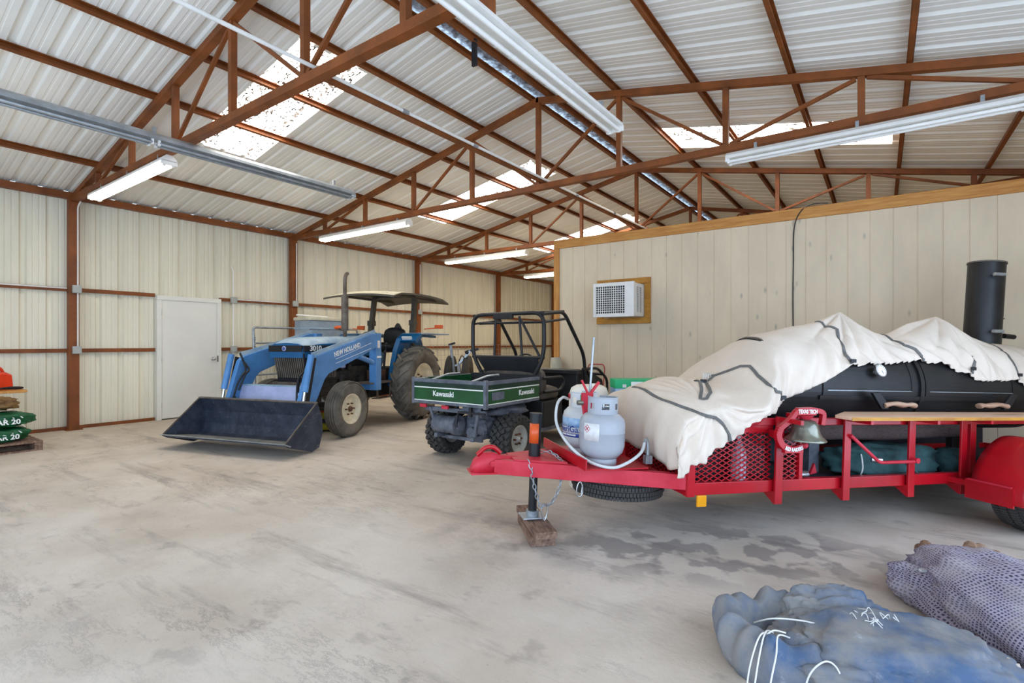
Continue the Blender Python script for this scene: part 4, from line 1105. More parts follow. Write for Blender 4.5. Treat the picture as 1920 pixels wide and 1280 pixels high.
# ------------------------------------------------------------------ blocks, chain, spare wheel, hose
W4 = TM.inverted()
base = TM @ V(.30, 0, 0); ax = math.radians(-45)
for i, (nm, z0, h, m, L, w, lb) in enumerate((('wood_block', 0, .062, M_OLDWOOD, .50, .17, 'lower weathered wood block on the concrete under the trailer jack'), ('wood_block', .0625, .05, M_OLDWOOD, .60, .15, 'upper weathered plank directly under the trailer jack foot'))):
    mb = MB(); mb.box((0, 0, h / 2), (L, w, h)); o = mb.build(nm, m, None, bevel=.005); o.location = (base.x + .02, base.y + .02, z0); o.rotation_euler = (0, 0, ax + .04 * i); tag(o, lb, 'wood block', 'jack blocks')
def link(p, d, up, L=.032, w=.020, r=.0042):
    mb = MB(); x, y, z = frame_from(d, up); pts = []
    for i in range(14):
        a = 2 * PI * i / 14
        pts.append(Vector(p) + z * (math.cos(a) * L * .62) + x * (math.sin(a) * w * .55))
    mb.tube(pts, r, 6, closed=True); return mb
def chain(label, pts, hook=True, step=.034):
    P = spline(pts, 14); t = thing('safety_chain', label, 'chain', mw=on_trailer(*pts[0]), group='safety chains'); o = Vector(pts[0])
    acc = 0.0; k = 0; lk = None
    for a, b in zip(P[:-1], P[1:]):
        acc += (b - a).length
        if acc >= step:
            acc = 0; d = (b - a).normalized(); up = V(1, 0, 0) if k % 2 == 0 else d.cross(V(1, 0, 0))
            link(b - o, d, up).build('link', M_GALV, t); k += 1
    if hook:
        e = P[-1] - o; mb = MB(); q = []
        for i in range(20):
            a = 2 * PI * i / 20; rr = .026 * (1 + .35 * math.cos(a))
            q.append(e + V(0, 0, -.05) + V(math.sin(a) * rr * .8, 0, math.cos(a) * .055))
        mb.tube(q, .005, 6, closed=True); mb.build('snap_hook', M_CHROME, t)
chain('silver safety chain hanging from the left of the jack to below the tongue', [(.20, -.12, .58), (.22, -.17, .53), (.24, -.17, .44), (.27, -.16, .34), (.31, -.14, .25), (.35, -.12, .245)])
chain('silver safety chain hanging from the right of the jack, snap hook swinging beside it', [(.34, .05, .575), (.40, -.05, .60), (.44, -.19, .56), (.43, -.215, .48), (.42, -.2, .38), (.39, -.16, .28), (.355, -.12, .24)], False)
t = tthing('snap_link', 'loose steel snap link hanging under the tongue right of the jack', 'snap link', (.53, -.30, .45))
mb = MB(); mb.tube([V(math.sin(a) * .018 * (1.2 - .3 * math.cos(a)), 0, -.05 + .05 * math.cos(a)) for a in [2 * PI * i / 18 for i in range(18)]], .0045, 6, closed=True); mb.build('loop', M_CHROME, t)
mb = MB(); mb.cyl((.012, 0, -.085), (.020, 0, -.02), .0045, n=8); mb.build('gate', M_CHROME, t)
sp = tthing('spare_wheel', 'spare tyre slung flat under the trailer tongue', 'spare wheel', (.93, -.06, .315))
w = make_wheel(sp, 'tyre', (0, 0, .07), .325, .135, .18, M_GREYRIM, 'road', 1, M_RUBBER); w.rotation_euler = (PI / 2, 0, 0)
mb = MB(); mb.cyl((0, .06, .1), (0, .06, .18), .02); mb.build('spare_bracket', M_BLACK, sp)
t = tthing('gas_hose', 'pale grey gas hose looping in front of the propane bottles', 'hose', (.62, .22, .95))
o = V(.62, .22, .95)
pts = [(.62, .20, .955), (.54, .10, .975), (.46, .0, .93), (.44, -.06, .80), (.48, -.20, .68), (.56, -.36, .60), (.68, -.45, .575), (.80, -.44, .60), (.92, -.40, .655), (.97, -.36, .715)]
mb = MB(); mb.tube([p - o for p in spline(pts, 10)], .0105, 10); mb.build('hose', M_HOSE, t)
mb = MB(); mb.tube([p - o for p in spline([(.97, -.36, .715), (.99, -.35, .735), (1.0, -.35, .70), (1.003, -.35, .63)], 8)], .012, 10); mb.box(V(1.005, -.35, .60) - o, (.05, .04, .055)); mb.build('end_fitting', M_GALV, t, bevel=.004)

# ------------------------------------------------------------------ propane bottles
def bottle(label, p, m, kind):
    t = tthing('propane_tank', label, 'propane tank', p, 'propane tanks')
    R = .155; mb = MB()
    mb.lathe([(0, .03), (.06, .032), (.11, .05), (.143, .085), (R, .13), (R, .215), (R + .0015, .217), (R + .0015, .223), (R, .225), (R, .27), (.148, .305), (.12, .335), (.08, .352), (.03, .358), (0, .358)], n=48)
    mb.build('body', m, t)
    mb = MB(); mb.lathe([(.10, 0), (.104, 0), (.104, .045), (.10, .045)], n=40, close=True); mb.build('foot_ring', m, t)
    # collar with cut-outs
    mb = MB(); r = .098; n = 60
    holes = [(math.radians(q), math.radians(13)) for q in (200, 255, 310)]
    def solid(a, z): return not any(abs((a - h + PI) % (2 * PI) - PI) < w and .375 < z < .415 for h, w in holes)
    zs = [.335, .375, .415, .452]
    for i in range(n):
        a0 = math.radians(150) + 2 * PI * .80 * i / n; a1 = math.radians(150) + 2 * PI * .80 * (i + 1) / n
        for z0, z1 in zip(zs[:-1], zs[1:]):
            if solid((a0 + a1) / 2, (z0 + z1) / 2):
                vs = [V(rr * math.cos(a), rr * math.sin(a), z) for rr in (r, r + .004) for a in (a0, a1) for z in (z0, z1)]
                mb.add(vs, [(0, 2, 3, 1), (4, 5, 7, 6), (0, 1, 5, 4), (2, 6, 7, 3), (1, 3, 7, 5), (0, 4, 6, 2)])
    mb.lathe([(r - .002, .448), (r + .006, .448), (r + .006, .456), (r - .002, .456)], n=48, a0=math.radians(150), a1=math.radians(150) + 2 * PI * .8, close=True)
    mb.build('collar', m, t, weld=True)
    mb = MB(); mb.cyl((0, 0, .355), (0, 0, .41), .016); mb.cyl((0, 0, .385), (.06, 0, .385), .011); mb.cyl((0, 0, .41), (0, 0, .43), .028); mb.build('valve', M_CHROME, t)
    def band(nm, z0, z1, a0, a1, mm, off=.0012):
        b = MB(); b.lathe([(R + off, z0), (R + off + .0006, z0), (R + off + .0006, z1), (R + off, z1)], n=40, a0=math.radians(a0), a1=math.radians(a1)); return b.build(nm, mm, t)
    def wrap(nm, body, size, z, deg, mm):
        ob = text(nm, body, size, mm, t, Matrix.Identity(4), .001, bold=.001)
        for v in ob.data.vertices:
            a = math.radians(deg) + v.co.x / R; rr = R + .003 + v.co.z * .4
            v.co = V(rr * math.cos(a), rr * math.sin(a), z + v.co.y)
    if kind == 'gas':
        band('sky_sleeve', .20, .268, 110, 390, M_LABELSKY)
        band('white_sleeve', .155, .2, 110, 390, M_TANKW); band('blue_sleeve', .095 + .035, .155, 110, 390, M_LABELBLUE)
        wrap('brand_lettering', 'AmeriGas', .062, .186, 196, M_LABELBLUE); wrap('small_lettering', 'PROPANE  EXCHANGE', .014, .145, 200, M_INKWHITE)
        c = MB(); c.lathe([(.1055, .385), (.107, .385), (.107, .44), (.1055, .44)], n=20, a0=math.radians(230), a1=math.radians(285)); c.build('green_tag', M_CARTON, t)
    else:
        band('warning_label', .17, .285, 196, 238, M_PAPER); 
        for q, (dz, da) in enumerate(((.262, 206), (.248, 201), (.248, 211), (.234, 206))):
            b = MB(); aa = math.radians(da); c = V((R + .003) * math.cos(aa), (R + .003) * math.sin(aa), dz); b.tube([c + V(-math.sin(aa) * .012 * math.cos(f), math.cos(aa) * .012 * math.cos(f), .012 * math.sin(f)) for f in [i * PI / 2 for i in range(4)]], .0014, 4, closed=True); b.build('hazard_diamond', M_INKRED, t)
    return t
bottle('grey white propane bottle nearest the camera on the trailer tongue', (.69, -.275, .566), M_TANK, 'plain')
bottle('white propane bottle with blue printed sleeve, behind the plain grey one', (.71, .09, .566), M_TANKW, 'gas')
t = tthing('clamped_rod', 'upright steel rod with red clamp standing between the propane bottles', 'rod', (.66, -.075, .57))
mb = MB(); mb.cyl((.0, 0, 0), (.03, -.015, .86), .0085, n=12); mb.build('rod', M_GALV, t)
mb = MB(); mb.prism([(-.055, .46), (.03, .46), (.02, .36), (.02, .27), (-.03, .27), (-.055, .40)], -.045, -.015, 'XZ'); mb.bar((-.0, -.03, .44), (.075, -.03, .54), .022, .018); mb.bar((.0, -.03, .44), (-.06, -.03, .55), .018, .014)
mb.build('red_clamp', M_REDFADE, t, bevel=.003)
mb = MB(); mb.cyl((-.05, -.04, .39), (-.09, -.04, .39), .018, n=14); mb.build('brass_knob', M_BELL, t)

# ------------------------------------------------------------------ barbecue smoker on the trailer
SC, SR, SA, SB = 1.12, .375, 2.08, 5.04      # axis height, radius, ends
smoker = tthing('barbecue_smoker', 'long black steel barbecue smoker with axe handled doors and tall chimney', 'smoker', (2.1, 0, .437))
SO = V(2.1, 0, .437); SM_ = smoker
def R_(p): return V(*p) - SO
mb = MB(); mb.lathe([(0, SA - SO.x), (SR * .97, SA - SO.x), (SR, SA - SO.x + .02), (SR, SB - SO.x - .02), (SR * .97, SB - SO.x), (0, SB - SO.x)], R_((SO.x, 0, SC)), 'X', 64, smooth=False)
mb.build('tank_body', M_SMOKER, SM_)
def shell(x0, x1, a0, a1, r0, r1, n=16):
    """curved plate on the near side; angles measured from -Y upwards."""
    m = MB(); vs = []
    for i in range(n + 1):
        a = math.radians(a0 + (a1 - a0) * i / n)
        for r in (r0, r1):
            for x in (x0, x1): vs.append(R_((x, -r * math.cos(a), SC + r * math.sin(a))))
    fs = []
    for i in range(n):
        b = i * 4; fs += [(b, b + 4, b + 5, b + 1), (b + 2, b + 3, b + 7, b + 6), (b, b + 2, b + 6, b + 4), (b + 1, b + 5, b + 7, b + 3)]
    fs += [(0, 1, 3, 2), (n * 4, n * 4 + 2, n * 4 + 3, n * 4 + 1)]
    return m.add(vs, fs)
def axe(parent, x, sgn):
    """felling axe welded to the door lip as its handle."""
    y, z = -.455, 1.005
    m = MB(); m.prism([(x - sgn * .0 - .0, z + .085), (x + sgn * .075, z + .09), (x + sgn * .17, z - .005), (x + sgn * .16, z - .04), (x + sgn * .10, z - .04), (x + sgn * .075, z - .01)], -.012, .012, 'XZ')
    m.v = [tuple(V(v[0], v[1] + y, v[2]) - SO) for v in m.v]
    m.build('axe_head', M_BLACK, parent, bevel=.004)
    P = spline([(x + sgn * .12, y, z - .01), (x + sgn * .22, y - .005, z + .004), (x + sgn * .32, y, z - .006), (x + sgn * .40, y, z - .004), (x + sgn * .44, y, z - .012)], 6)
    m = MB(); m.tube([p - SO for p in P], [.026 + .004 * math.cos(i * .6) for i in range(len(P) - 4)] + [.028, .03, .03, .024], 12, ell=.75)
    m.build('axe_handle', M_AXEWOOD, parent)
for (x0, x1, hx, hs, lb) in ((2.46, 3.40, 2.84, 1, 'left'), (3.50, 4.55, 4.42, -1, 'right')):
    d = shell(x0, x1, -10, 68, SR, SR + .008).build('door', M_SMOKER, SM_)
    for nm, a, b, c, e in (('lip_bottom', x0 - .03, x1 + .03, -14, -9), ('lip_top', x0 - .03, x1 + .03, 66, 70)):
        shell(a, b, c, e, SR, SR + .016, 4).build(nm, M_SMOKER, d)
    shell(x0 + .04, x1 - .05, -3.4, -2.6, SR + .008, SR + .011, 2).build('seam_highlight', M_GALV, d)
    shell(x1 - .06, x1 - .045, -3, 60, SR + .008, SR + .012).build('seam_edge', M_BLACK, d)
    axe(d, hx, hs)
shell(3.435, 3.475, -40, 88, SR, SR + .018).build('centre_band', M_SMOKER, SM_)
mb = MB(); ca = math.radians(19); n = V(0, -math.cos(ca), math.sin(ca)); c = R_((2.98, 0, SC)) + n * SR
mb.cyl(c, c + n * .05, .018); mb.cyl(c + n * .045, c + n * .066, .052, n=32); th = mb.build('thermometer', M_CHROME, SM_)
mb = MB(); mb.cyl(c + n * .066, c + n * .0675, .044, n=32); mb.build('dial', M_INKWHITE, th)
mb = MB()
for i in range(11):
    a = math.radians(-30 + 24 * i); u = V(1, 0, 0); w = n.cross(u); q = u * math.cos(a) + w * math.sin(a)
    mb.bar(c + n * .068 + q * .032, c + n * .068 + q * .042, .003, .001, n)
mb.bar(c + n * .069, c + n * .069 + (V(1, 0, 0) * .3 + n.cross(V(1, 0, 0)) * -.9) * .034, .003, .001, n); mb.build('dial_marks', M_BLACK, th)
# chimney
mb = MB(); CX, CY = 4.93, .14
top = V(CX + .05, CY, 2.33); bot = V(CX - .0, CY, 1.38)
mb.tube([bot - SO, top - SO], [.145, .145], 40, caps=False); mb.tube([bot - SO, top - SO], [.139, .139], 40, caps=False); ch = mb.build('chimney', M_SMOKER, SM_)
mb = MB(); mb.cyl(top - SO, top - SO + V(.001, 0, .014), .152, n=40); mb.build('chimney_cap', M_MUFF, ch)
for z in (2.20, 1.66):
    mb = MB(); p = V(CX - .06, CY - .13, z) - SO; mb.cyl(p, p + V(-.05, -.05, 0), .012, n=10); mb.cyl(p + V(-.07, -.05, 0), p + V(.03, -.07, 0), .016, n=10); mb.build('chimney_latch', M_GALV, ch)
mb = MB(); p = V(CX + .13, CY - .05, 1.62) - SO; mb.cyl(p, p + V(.12, 0, .01), .008, n=8); mb.cyl(p + V(.10, 0, .01), p + V(.24, 0, .005), .024, n=12); mb.build('damper_handle', M_BLACK, ch)
mb = MB(); p = V(CX + .13, CY - .05, 1.80) - SO; mb.cyl(p, p + V(.1, 0, 0), .005, n=8); mb.build('damper_pin', M_BLACK, ch)
for x in (2.55, 3.3, 4.5):
    for s in (-1, 1):
        mb = MB(); q = s * (.2 if x < 3 else .08); mb.span(R_((x - .05, q - .03, .437)), R_((x + .05, q + .03, .86))); mb.build('leg', M_UTVGREY if x < 3 else M_BLACK, SM_, bevel=.004)
mb = MB(); mb.cyl(R_((2.42, -.15, .80)), R_((2.42, -.15, .66)), .10, n=24); mb.cyl(R_((2.42, -.15, .66)), R_((2.42, -.15, .62)), .06, n=20); mb.build('grease_drain', M_UTVGREY, SM_)
mb = MB(); mb.span(R_((1.28, -.42, .437)), R_((1.92, .42, .90))); mb.build('firebox', M_SMOKER, SM_, bevel=.02)
mb = MB(); mb.cyl(R_((1.85, 0, .80)), R_((2.2, 0, .98)), .15, n=24); mb.build('flue', M_SMOKER, SM_)
# peaks that lift the cover: lifting eyes welded on top of the doors
for x, z in ((3.017, 1.715), (4.127, 1.73)):
    mb = MB(); mb.bar(R_((x, -.03, 1.45)), R_((x, 0, z)), .03, .012); mb.build('counterweight_arm', M_BLACK, SM_)

# ------------------------------------------------------------------ counter board
t = tthing('counter_board', 'long varnished wooden counter board on the red brackets beside the smoker', 'board', (2.25, -.68, .93))
mb = MB(); mb.prism([(.0, -.13), (3.45, -.13), (3.45, .18), (.28, .18), (.0, .0)], .0, .022, 'XY')
mb.build('plank', M_PLANK, t, bevel=.003)
mb = MB(); mb.span((.0, -.134, -.001), (3.45, -.130, .021)); mb.build('front_edge', M_FRAMEW, t)
mb = MB(); mb.prism([(1.5, .0), (1.62, .012), (1.78, .013), (1.9, .0), (1.75, -.004)], .0222, .0228, 'XY'); mb.build('dark_crack', M_OLDWOOD, t)

# ------------------------------------------------------------------ bell
b = tthing('bell', 'bronze bell in a red lettered bracket on the trailer side', 'bell', (1.98, -.70, .785))
mb = MB(); prof = [(.128, .0), (.130, .006), (.122, .014), (.104, .032), (.090, .055), (.083, .085), (.076, .110), (.058, .130), (.03, .139), (.0, .141)]
mb.lathe(prof, n=48); mb.lathe([(r * .94, z - .004) for r, z in prof], n=48); mb.build('bell_body', M_BELL, b)
mb = MB(); mb.cyl((0, 0, .135), (0, 0, .165), .022, .05, n=20); mb.build('crown', M_REDFADE, b)
mb = MB(); mb.cyl((0, 0, .12), (0, 0, -.03), .006, n=8); mb.blob((0, 0, -.035), (.022, .022, .022), n=16, m=10); mb.build('clapper', M_REDFADE, b)
br = MB(); path = rounded([(.135, 0, .10), (.15, 0, .185), (.06, 0, .205), (-.075, 0, .20), (-.12, 0, .14), (-.215, 0, .075), (-.225, 0, .02), (-.19, 0, -.035), (-.11, 0, -.068), (-.03, 0, -.045)], .03, 4)
for i, (a, c) in enumerate(zip(path[:-1], path[1:])):
    br.bar(a, c + (c - a).normalized() * .004, .034 if i < 22 else .045, .03, (0, 1, 0))
br.box((.0, .0, .192), (.15, .034, .05)); br.box((-.1, .0, -.062), (.15, .034, .045)); br.span((-.05, .01, .14), (.05, .12, .17)); br.bar((-.21, .02, .03), (-.17, .12, .03), .03, .05)
br.build('yoke', M_RED, b, bevel=.003)
text('yoke_lettering', 'TEXAS TECH', .036, M_INKWHITE, b, mtx((0, -.019, .192), (1, 0, 0), (0, 0, 1)), .001, sx=.75, bold=.0012)
ob = text('arch_lettering', 'RED RAIDERS', .034, M_INKWHITE, b, Matrix.Identity(4), .001, sx=.72, bold=.0012)
for v in ob.data.vertices:
    a = -PI / 2 + v.co.x / .17; rr = .17 - v.co.y
    v.co = V(-.105 + rr * math.cos(a), -.0195 - v.co.z, .108 + rr * math.sin(a))

# ------------------------------------------------------------------ goods stowed under the smoker
def stow(name, label, cat, m, c, rad, seed, amp=.2, freq=2.0, power=.75, extra=None):
    t = tthing(name, label, cat, (c[0], c[1], .437)); mb = MB(); mb.blob((0, 0, c[2] - .437), rad, seed, amp, freq, 48, 26, flat=0, power=power); mb.build('bag_body', m, t); return t
t = stow('camp_bag', 'dark green canvas bag lying on the trailer deck behind the red rails', 'bag', M_DKTEAL, (3.10, -.33, .55), (.52, .17, .13), 3)
mb = MB(); mb.tube(spline([(-.38, -.15, .02), (-.40, -.19, .1), (-.36, -.14, .19)]), .005, 8); mb.build('drawstring', M_CORD, t)
mb = MB(); mb.tube(spline([(.05, -.16, .12), (.12, -.2, .05), (.15, -.215, -.01), (.2, -.19, .04)]), .022, 8, ell=.5); mb.build('carry_strap', M_DKTEAL, t)
mb = MB(); mb.cyl((-.28, -.15, .15), (-.2, -.17, .15), .02, n=10); mb.build('buckle', M_CHROME, t)
stow('camp_bag', 'smaller dark green bag end showing at the right of the trailer opening', 'bag', M_DKTEAL, (3.80, -.36, .52), (.17, .14, .11), 8)
t = tthing('mesh_roll', 'dark mesh roll strapped beneath the smoker', 'roll', (2.3, -.335, .79))
mb = MB(); P = [(0, 0, .0), (.4, .0, .0), (.8, .01, -.01), (1.2, .0, .0), (1.6, .0, .01)]; mb.tube(spline(P, 8), .075, 20); mb.build('roll', M_COAL, t)
t = tthing('folding_stand', 'folded dark blue stand on the deck behind the green bag', 'stand', (3.05, .30, .437))
mb = MB(); mb.bar((-.5, 0, .2), (.6, -.05, .17), .03, .05); mb.bar((-.4, -.08, .22), (.7, -.12, .22), .025, .03); mb.bar((-.45, -.02, .0), (-.45, -.02, .2), .03, .03); mb.bar((.55, -.05, .0), (.55, -.05, .2), .03, .03); mb.build('stand_frame', M_DKBLUE, t)
mb = MB(); mb.cyl((-.35, -.1, .24), (-.15, -.1, .235), .008, n=8); mb.cyl((-.37, -.1, .24), (-.33, -.1, .24), .018, n=10); mb.build('chrome_pin', M_CHROME, t)
t = tthing('gas_valve', 'small chrome gas valve on the deck beside the green bag', 'valve', (2.22, -.42, .437))
mb = MB(); mb.cyl((-.06, 0, .04), (.06, 0, .035), .035, n=16); mb.cyl((.05, 0, .0), (.05, 0, .05), .03, n=16); mb.blob((-.06, 0, .045), (.03, .04, .04), n=14, m=8); mb.build('valve_body', M_CHROME, t)
mb = MB(); mb.prism([(.09, .04), (.13, .12), (.15, .05)], -.01, .01, 'XZ'); mb.build('pink_tag', M_REDFADE, t)
t = tthing('plastic_bottle', 'clear crumpled plastic bottle behind the red side mesh', 'bottle', (1.62, -.50, .437))
mb = MB(); mb.lathe([(0, .0), (.05, .0), (.056, .03), (.05, .08), (.056, .13), (.05, .18), (.055, .22), (.03, .28), (.015, .30), (.015, .34), (0, .34)], n=20); mb.build('bottle_body', M_BOTTLE, t)
mb = MB(); mb.cyl((0, 0, .325), (0, 0, .35), .018, n=14); mb.build('cap', M_INKWHITE, t)
# ------------------------------------------------------------------ canvas cover over the smoker
def interp(tab, x):
    if x <= tab[0][0]: return tab[0][1]
    for (a, va), (b, vb) in zip(tab[:-1], tab[1:]):
        if x <= b:
            t = (x - a) / (b - a); return va + (vb - va) * t
    return tab[-1][1]
RIDGE = [(.98, 1.0), (1.10, 1.035), (1.19, 1.065), (1.30, 1.10), (1.395, 1.129), (1.48, 1.128), (1.58, 1.117), (1.68, 1.13), (1.754, 1.17), (1.839, 1.262), (1.966, 1.372), (2.09, 1.467), (2.2, 1.51), (2.333, 1.539),
         (2.71, 1.618), (2.92, 1.70), (3.0, 1.732), (3.017, 1.736), (3.04, 1.728), (3.168, 1.645), (3.349, 1.56), (3.44, 1.548), (3.531, 1.549), (3.60, 1.58), (3.777, 1.655), (4.10, 1.745), (4.127, 1.752), (4.15, 1.745), (4.367, 1.593), (4.6, 1.545), (4.86, 1.535), (5.0, 1.525), (5.08, 1.50), (5.16, 1.40), (5.3, 1.22)]
HEM = [(1.10, .555), (1.15, .600), (1.244, .648), (1.323, .699), (1.445, .779), (1.549, .835), (1.653, .892), (1.72, .928), (1.87, .930), (1.961, .955), (2.055, .996), (2.139, 1.044), (2.45, 1.16), (2.728, 1.285), (2.955, 1.303), (3.219, 1.315),
       (3.462, 1.347), (3.69, 1.328), (3.972, 1.241), (4.104, 1.19), (4.313, 1.203), (4.532, 1.212), (4.633, 1.172), (4.86, 1.15), (5.3, 1.0)]
FHEM = [(-.62, .60), (-.53, .567), (-.47, .560), (-.36, .60), (-.08, .62), (.12, .64), (.22, .72), (.32, .82), (.62, .84)]
RC = SR + .024
def smooth(a, b, x):
    t = min(1, max(0, (x - a) / (b - a))); return t * t * (3 - 2 * t)
def cov_base(s, v):
    zr = interp(RIDGE, s); zh = interp(HEM, s)
    # boxy section over the front end
    far = v > .5; q = (1 - v) if far else v; zhq = .86 if far else zh
    yb = .615
    if q < .30:
        t = q / .30; y = -(yb + .01 * math.sin(t * PI)); z = zhq + (zr - .14 - zhq) * t
    else:
        t = (q - .30) / .20; y = -yb * (1 - t) ** .9; z = zr - .14 * (1 - t) ** 2
    yA, zA = (-y if far else y), z
    # round section over the tank
    ah = math.asin(max(-.9, min(.98, (min(zh, SC + RC * .95) - SC) / RC))); af = math.asin(max(-.9, (1.0 - SC) / RC))
    a = ah + (PI - af - ah) * v
    if v < .5: a = ah + (PI / 2 - ah) * (v / .5)
    else: a = PI / 2 + (PI / 2 - af) * ((v - .5) / .5)
    top = SC + RC; k = 1.0
    if zr < top: k = max(.2, (zr - SC) / RC)
    y = -RC * math.cos(a); z = SC + RC * math.sin(a) * k
    if zr > top:
        w = max(0, 1 - abs(a - PI / 2) / (PI / 2 - .25 if v > .5 else max(.3, (PI / 2 - ah) * .92)))
        z += (zr - top) * w ** 1.15
    m = smooth(1.72, 2.16, s)
    return V(s, yA * (1 - m) + y * m, zA * (1 - m) + z * m)
def cov(s, v):
    p = cov_base(s, v)
    c = V(s, 0, SC - .15); n = (p - c); n.x = 0
    if n.length > 0: n.normalize()
    q = min(v, 1 - v)
    ph = 2.2 * noise.noise(V(s * 1.7, q * 2, 0))
    d = .011 * math.exp(-q / .035) * math.sin(s * 96 + 5 * ph)
    d += .022 * math.exp(-((q - .12) / .16) ** 2) * math.sin(s * 31 + 4 * ph)
    for s0 in (3.017, 4.127):
        r = math.hypot(s - s0, (.5 - q) * .8); fi = math.atan2(s - s0, (.5 - q) * .8)
        d += .034 * math.exp(-((r - .27) / .27) ** 2) * (abs(math.sin(fi * 7.5 + s0 + .6 * noise.noise(V(fi * 3, s0, 0)))) ** .7 - .55) * min(1, r / .08)
    r = math.hypot(s - 1.32, (.34 - q)); fi = math.atan2(s - 1.32, (.34 - q) + 1e-6)
    d += .036 * math.exp(-((r - .2) / .16) ** 2) * (abs(math.sin(fi * 8)) ** .7 - .55) * (1 if s < 1.8 else max(0, 1 - (s - 1.8) / .2))
    d += .016 * noise.noise(V(s * 2.6, v * 4, 3)) + .006 * noise.noise(V(s * 7, v * 9, 1))
    return p + n * (max(d, -.018) + .010)
NS, NV = 340, 84
rows = []; first = [cov(1.10, j / NV) for j in range(NV + 1)]
for i in range(13):
    t = i / 13; r = []
    for j, p in enumerate(first):
        zh = interp(FHEM, p.y); zh = min(zh, p.z); z = zh + (p.z - zh) * t
        x = 1.10 - .055 * math.sin(min(1, t * 1.4) * PI / 2 + .35) + .05 * t ** 3 + .010 * math.sin(p.y * 40 + t * 3) * (1 - t) + .008 * noise.noise(V(p.y * 6, t * 3, 5))
        r.append(V(x, p.y, z))
    rows.append(r)
for i in range(NS + 1):
    s = 1.10 + (5.28 - 1.10) * i / NS
    rows.append([cov(s, j / NV) for j in range(NV + 1)])
cover = tthing('grill_cover', 'cream canvas cover with dark straps draped over the smoker and trailer front', 'cover', (2.1, 0, 1.0))
CO = V(2.1, 0, 1.0)
mb = MB(); mb.grid([[p - CO for p in r] for r in rows]); cv = mb.build('canvas', M_COVER, cover)
sd = cv.modifiers.new('thick', 'SOLIDIFY'); sd.thickness = .004; sd.offset = 1
def strap(path, w=.024, name='strap', lift=.006):
    """webbing that follows the cover through (s, v) points."""
    P = [];
    for (a, b) in zip(path[:-1], path[1:]):
        n = max(3, int(math.hypot((b[0] - a[0]) * 30, (b[1] - a[1]) * 40)))
        for i in range(n): t = i / n; P.append((a[0] + (b[0] - a[0]) * t, a[1] + (b[1] - a[1]) * t))
    P.append(path[-1]); g = []
    Q = [cov(*p) for p in P]
    for i, p in enumerate(P):
        e = .004; du = cov(p[0] + e, p[1]) - cov(p[0] - e, p[1]); dv = cov(p[0], min(1, p[1] + e)) - cov(p[0], max(0, p[1] - e)); n = du.cross(dv).normalized()
        if n.z < 0 and n.y > 0: n = -n
        if n.dot(Q[i] - V(p[0], 0, SC - .2)) < 0: n = -n
        d = (Q[min(i + 1, len(Q) - 1)] - Q[max(i - 1, 0)]).normalized(); sidev = n.cross(d).normalized()
        c = Q[i] + n * lift - CO
        g.append([c - sidev * w / 2 - n * .004, c - sidev * w / 2 + n * .002, c + sidev * w / 2 + n * .002, c + sidev * w / 2 - n * .004])
    m = MB(); m.grid(g, False, True); return m.build(name, M_STRAP, cover)
for q in ([(2.76, .5), (2.77, .38), (2.80, .31), (2.72, .18), (2.71, .09), (2.73, .005)],
          [(3.45, .5), (3.45, .36), (3.46, .2), (3.52, .14), (3.55, .08), (3.52, .0)],
          [(1.74, .5), (1.79, .465), (1.84, .43), (1.86, .40), (1.83, .36), (1.82, .32), (1.85, .21), (1.95, .05)],
          [(1.12, .52), (1.11, .46), (1.11, .40), (1.15, .36), (1.22, .31), (1.33, .25), (1.38, .17), (1.42, .08), (1.44, .005)],
          [(4.10, .17), (4.04, .10), (4.01, .03)],
          [(4.62, .45), (4.58, .28), (4.50, .15), (4.53, .09), (4.55, .01)],
          [(1.47, .45), (1.60, .475), (1.74, .49)],
          [(1.54, .47), (1.40, .39), (1.32, .35), (1.35, .345), (1.42, .365), (1.62, .465)]):
    strap(q, .022)
for s, v in ((2.73, .02), (1.95, .06), (4.55, .04), (4.02, .06), (1.60, .475)):
    p = cov(s, v) - CO; mb = MB(); mb.box(p + V(0, -.014, .008), (.05, .014, .028)); mb.build('buckle', M_DKPLASTIC, cover, bevel=.003)
mb = MB()
for i in range(4): mb.tube(spline([(1.66 + .02 * i, -.02, 1.13), (1.665 + .02 * i, -.03, 1.17), (1.67 + .02 * i, -.01, 1.19), (1.675 + .02 * i, 0, 1.15)], 5), .003, 6)
mb.v = [tuple(V(*v) - CO) for v in mb.v]; mb.build('lace_bundle', M_CORD, cover)
# ------------------------------------------------------------------ air conditioner in the siding wall
t = thing('air_conditioner', 'white window air conditioner poking out of the grey siding wall', 'air conditioner', (-3.25, 7.5, 1.76))
AO = V(-3.25, 7.5, 1.76)
x0, x1, ya, z0, z1 = -3.585, -2.935, 7.15, 1.76, 2.255
def L3(a, b): m = MB(); m.span(V(*a) - AO, V(*b) - AO); return m
L3((x0 + .02, ya + .04, z0), (x1, 7.60, z1)).build('housing', M_WHITE, t, bevel=.012)
m = MB()
for a, b in (((x0, ya, z0 - .008), (x0 + .045, ya + .05, z1 + .01)), ((x1 - .14, ya, z0 - .008), (x1 + .006, ya + .05, z1 + .01)), ((x0 + .0455, ya, z0 - .008), (x1 - .1405, ya + .05, z0 + .045)), ((x0 + .0455, ya, z1 - .045), (x1 - .1405, ya + .05, z1 + .01))): m.span(V(*a) - AO, V(*b) - AO)
m.build('front_bezel', M_WHITE, t, bevel=.004)
L3((x0 + .04, ya + .032, z0 + .04), (x1 - .13, ya + .038, z1 - .04)).build('coil', M_DKPLASTIC, t)
gx0, gx1, gz0, gz1 = x0 + .045, x1 - .14, z0 + .045, z1 - .045
for i in range(1, 13):
    x = gx0 + (gx1 - gx0) * i / 13; L3((x - .004, ya + .008, gz0), (x + .004, ya + .02, gz1)).build('grille_bar', M_WHITE, t)
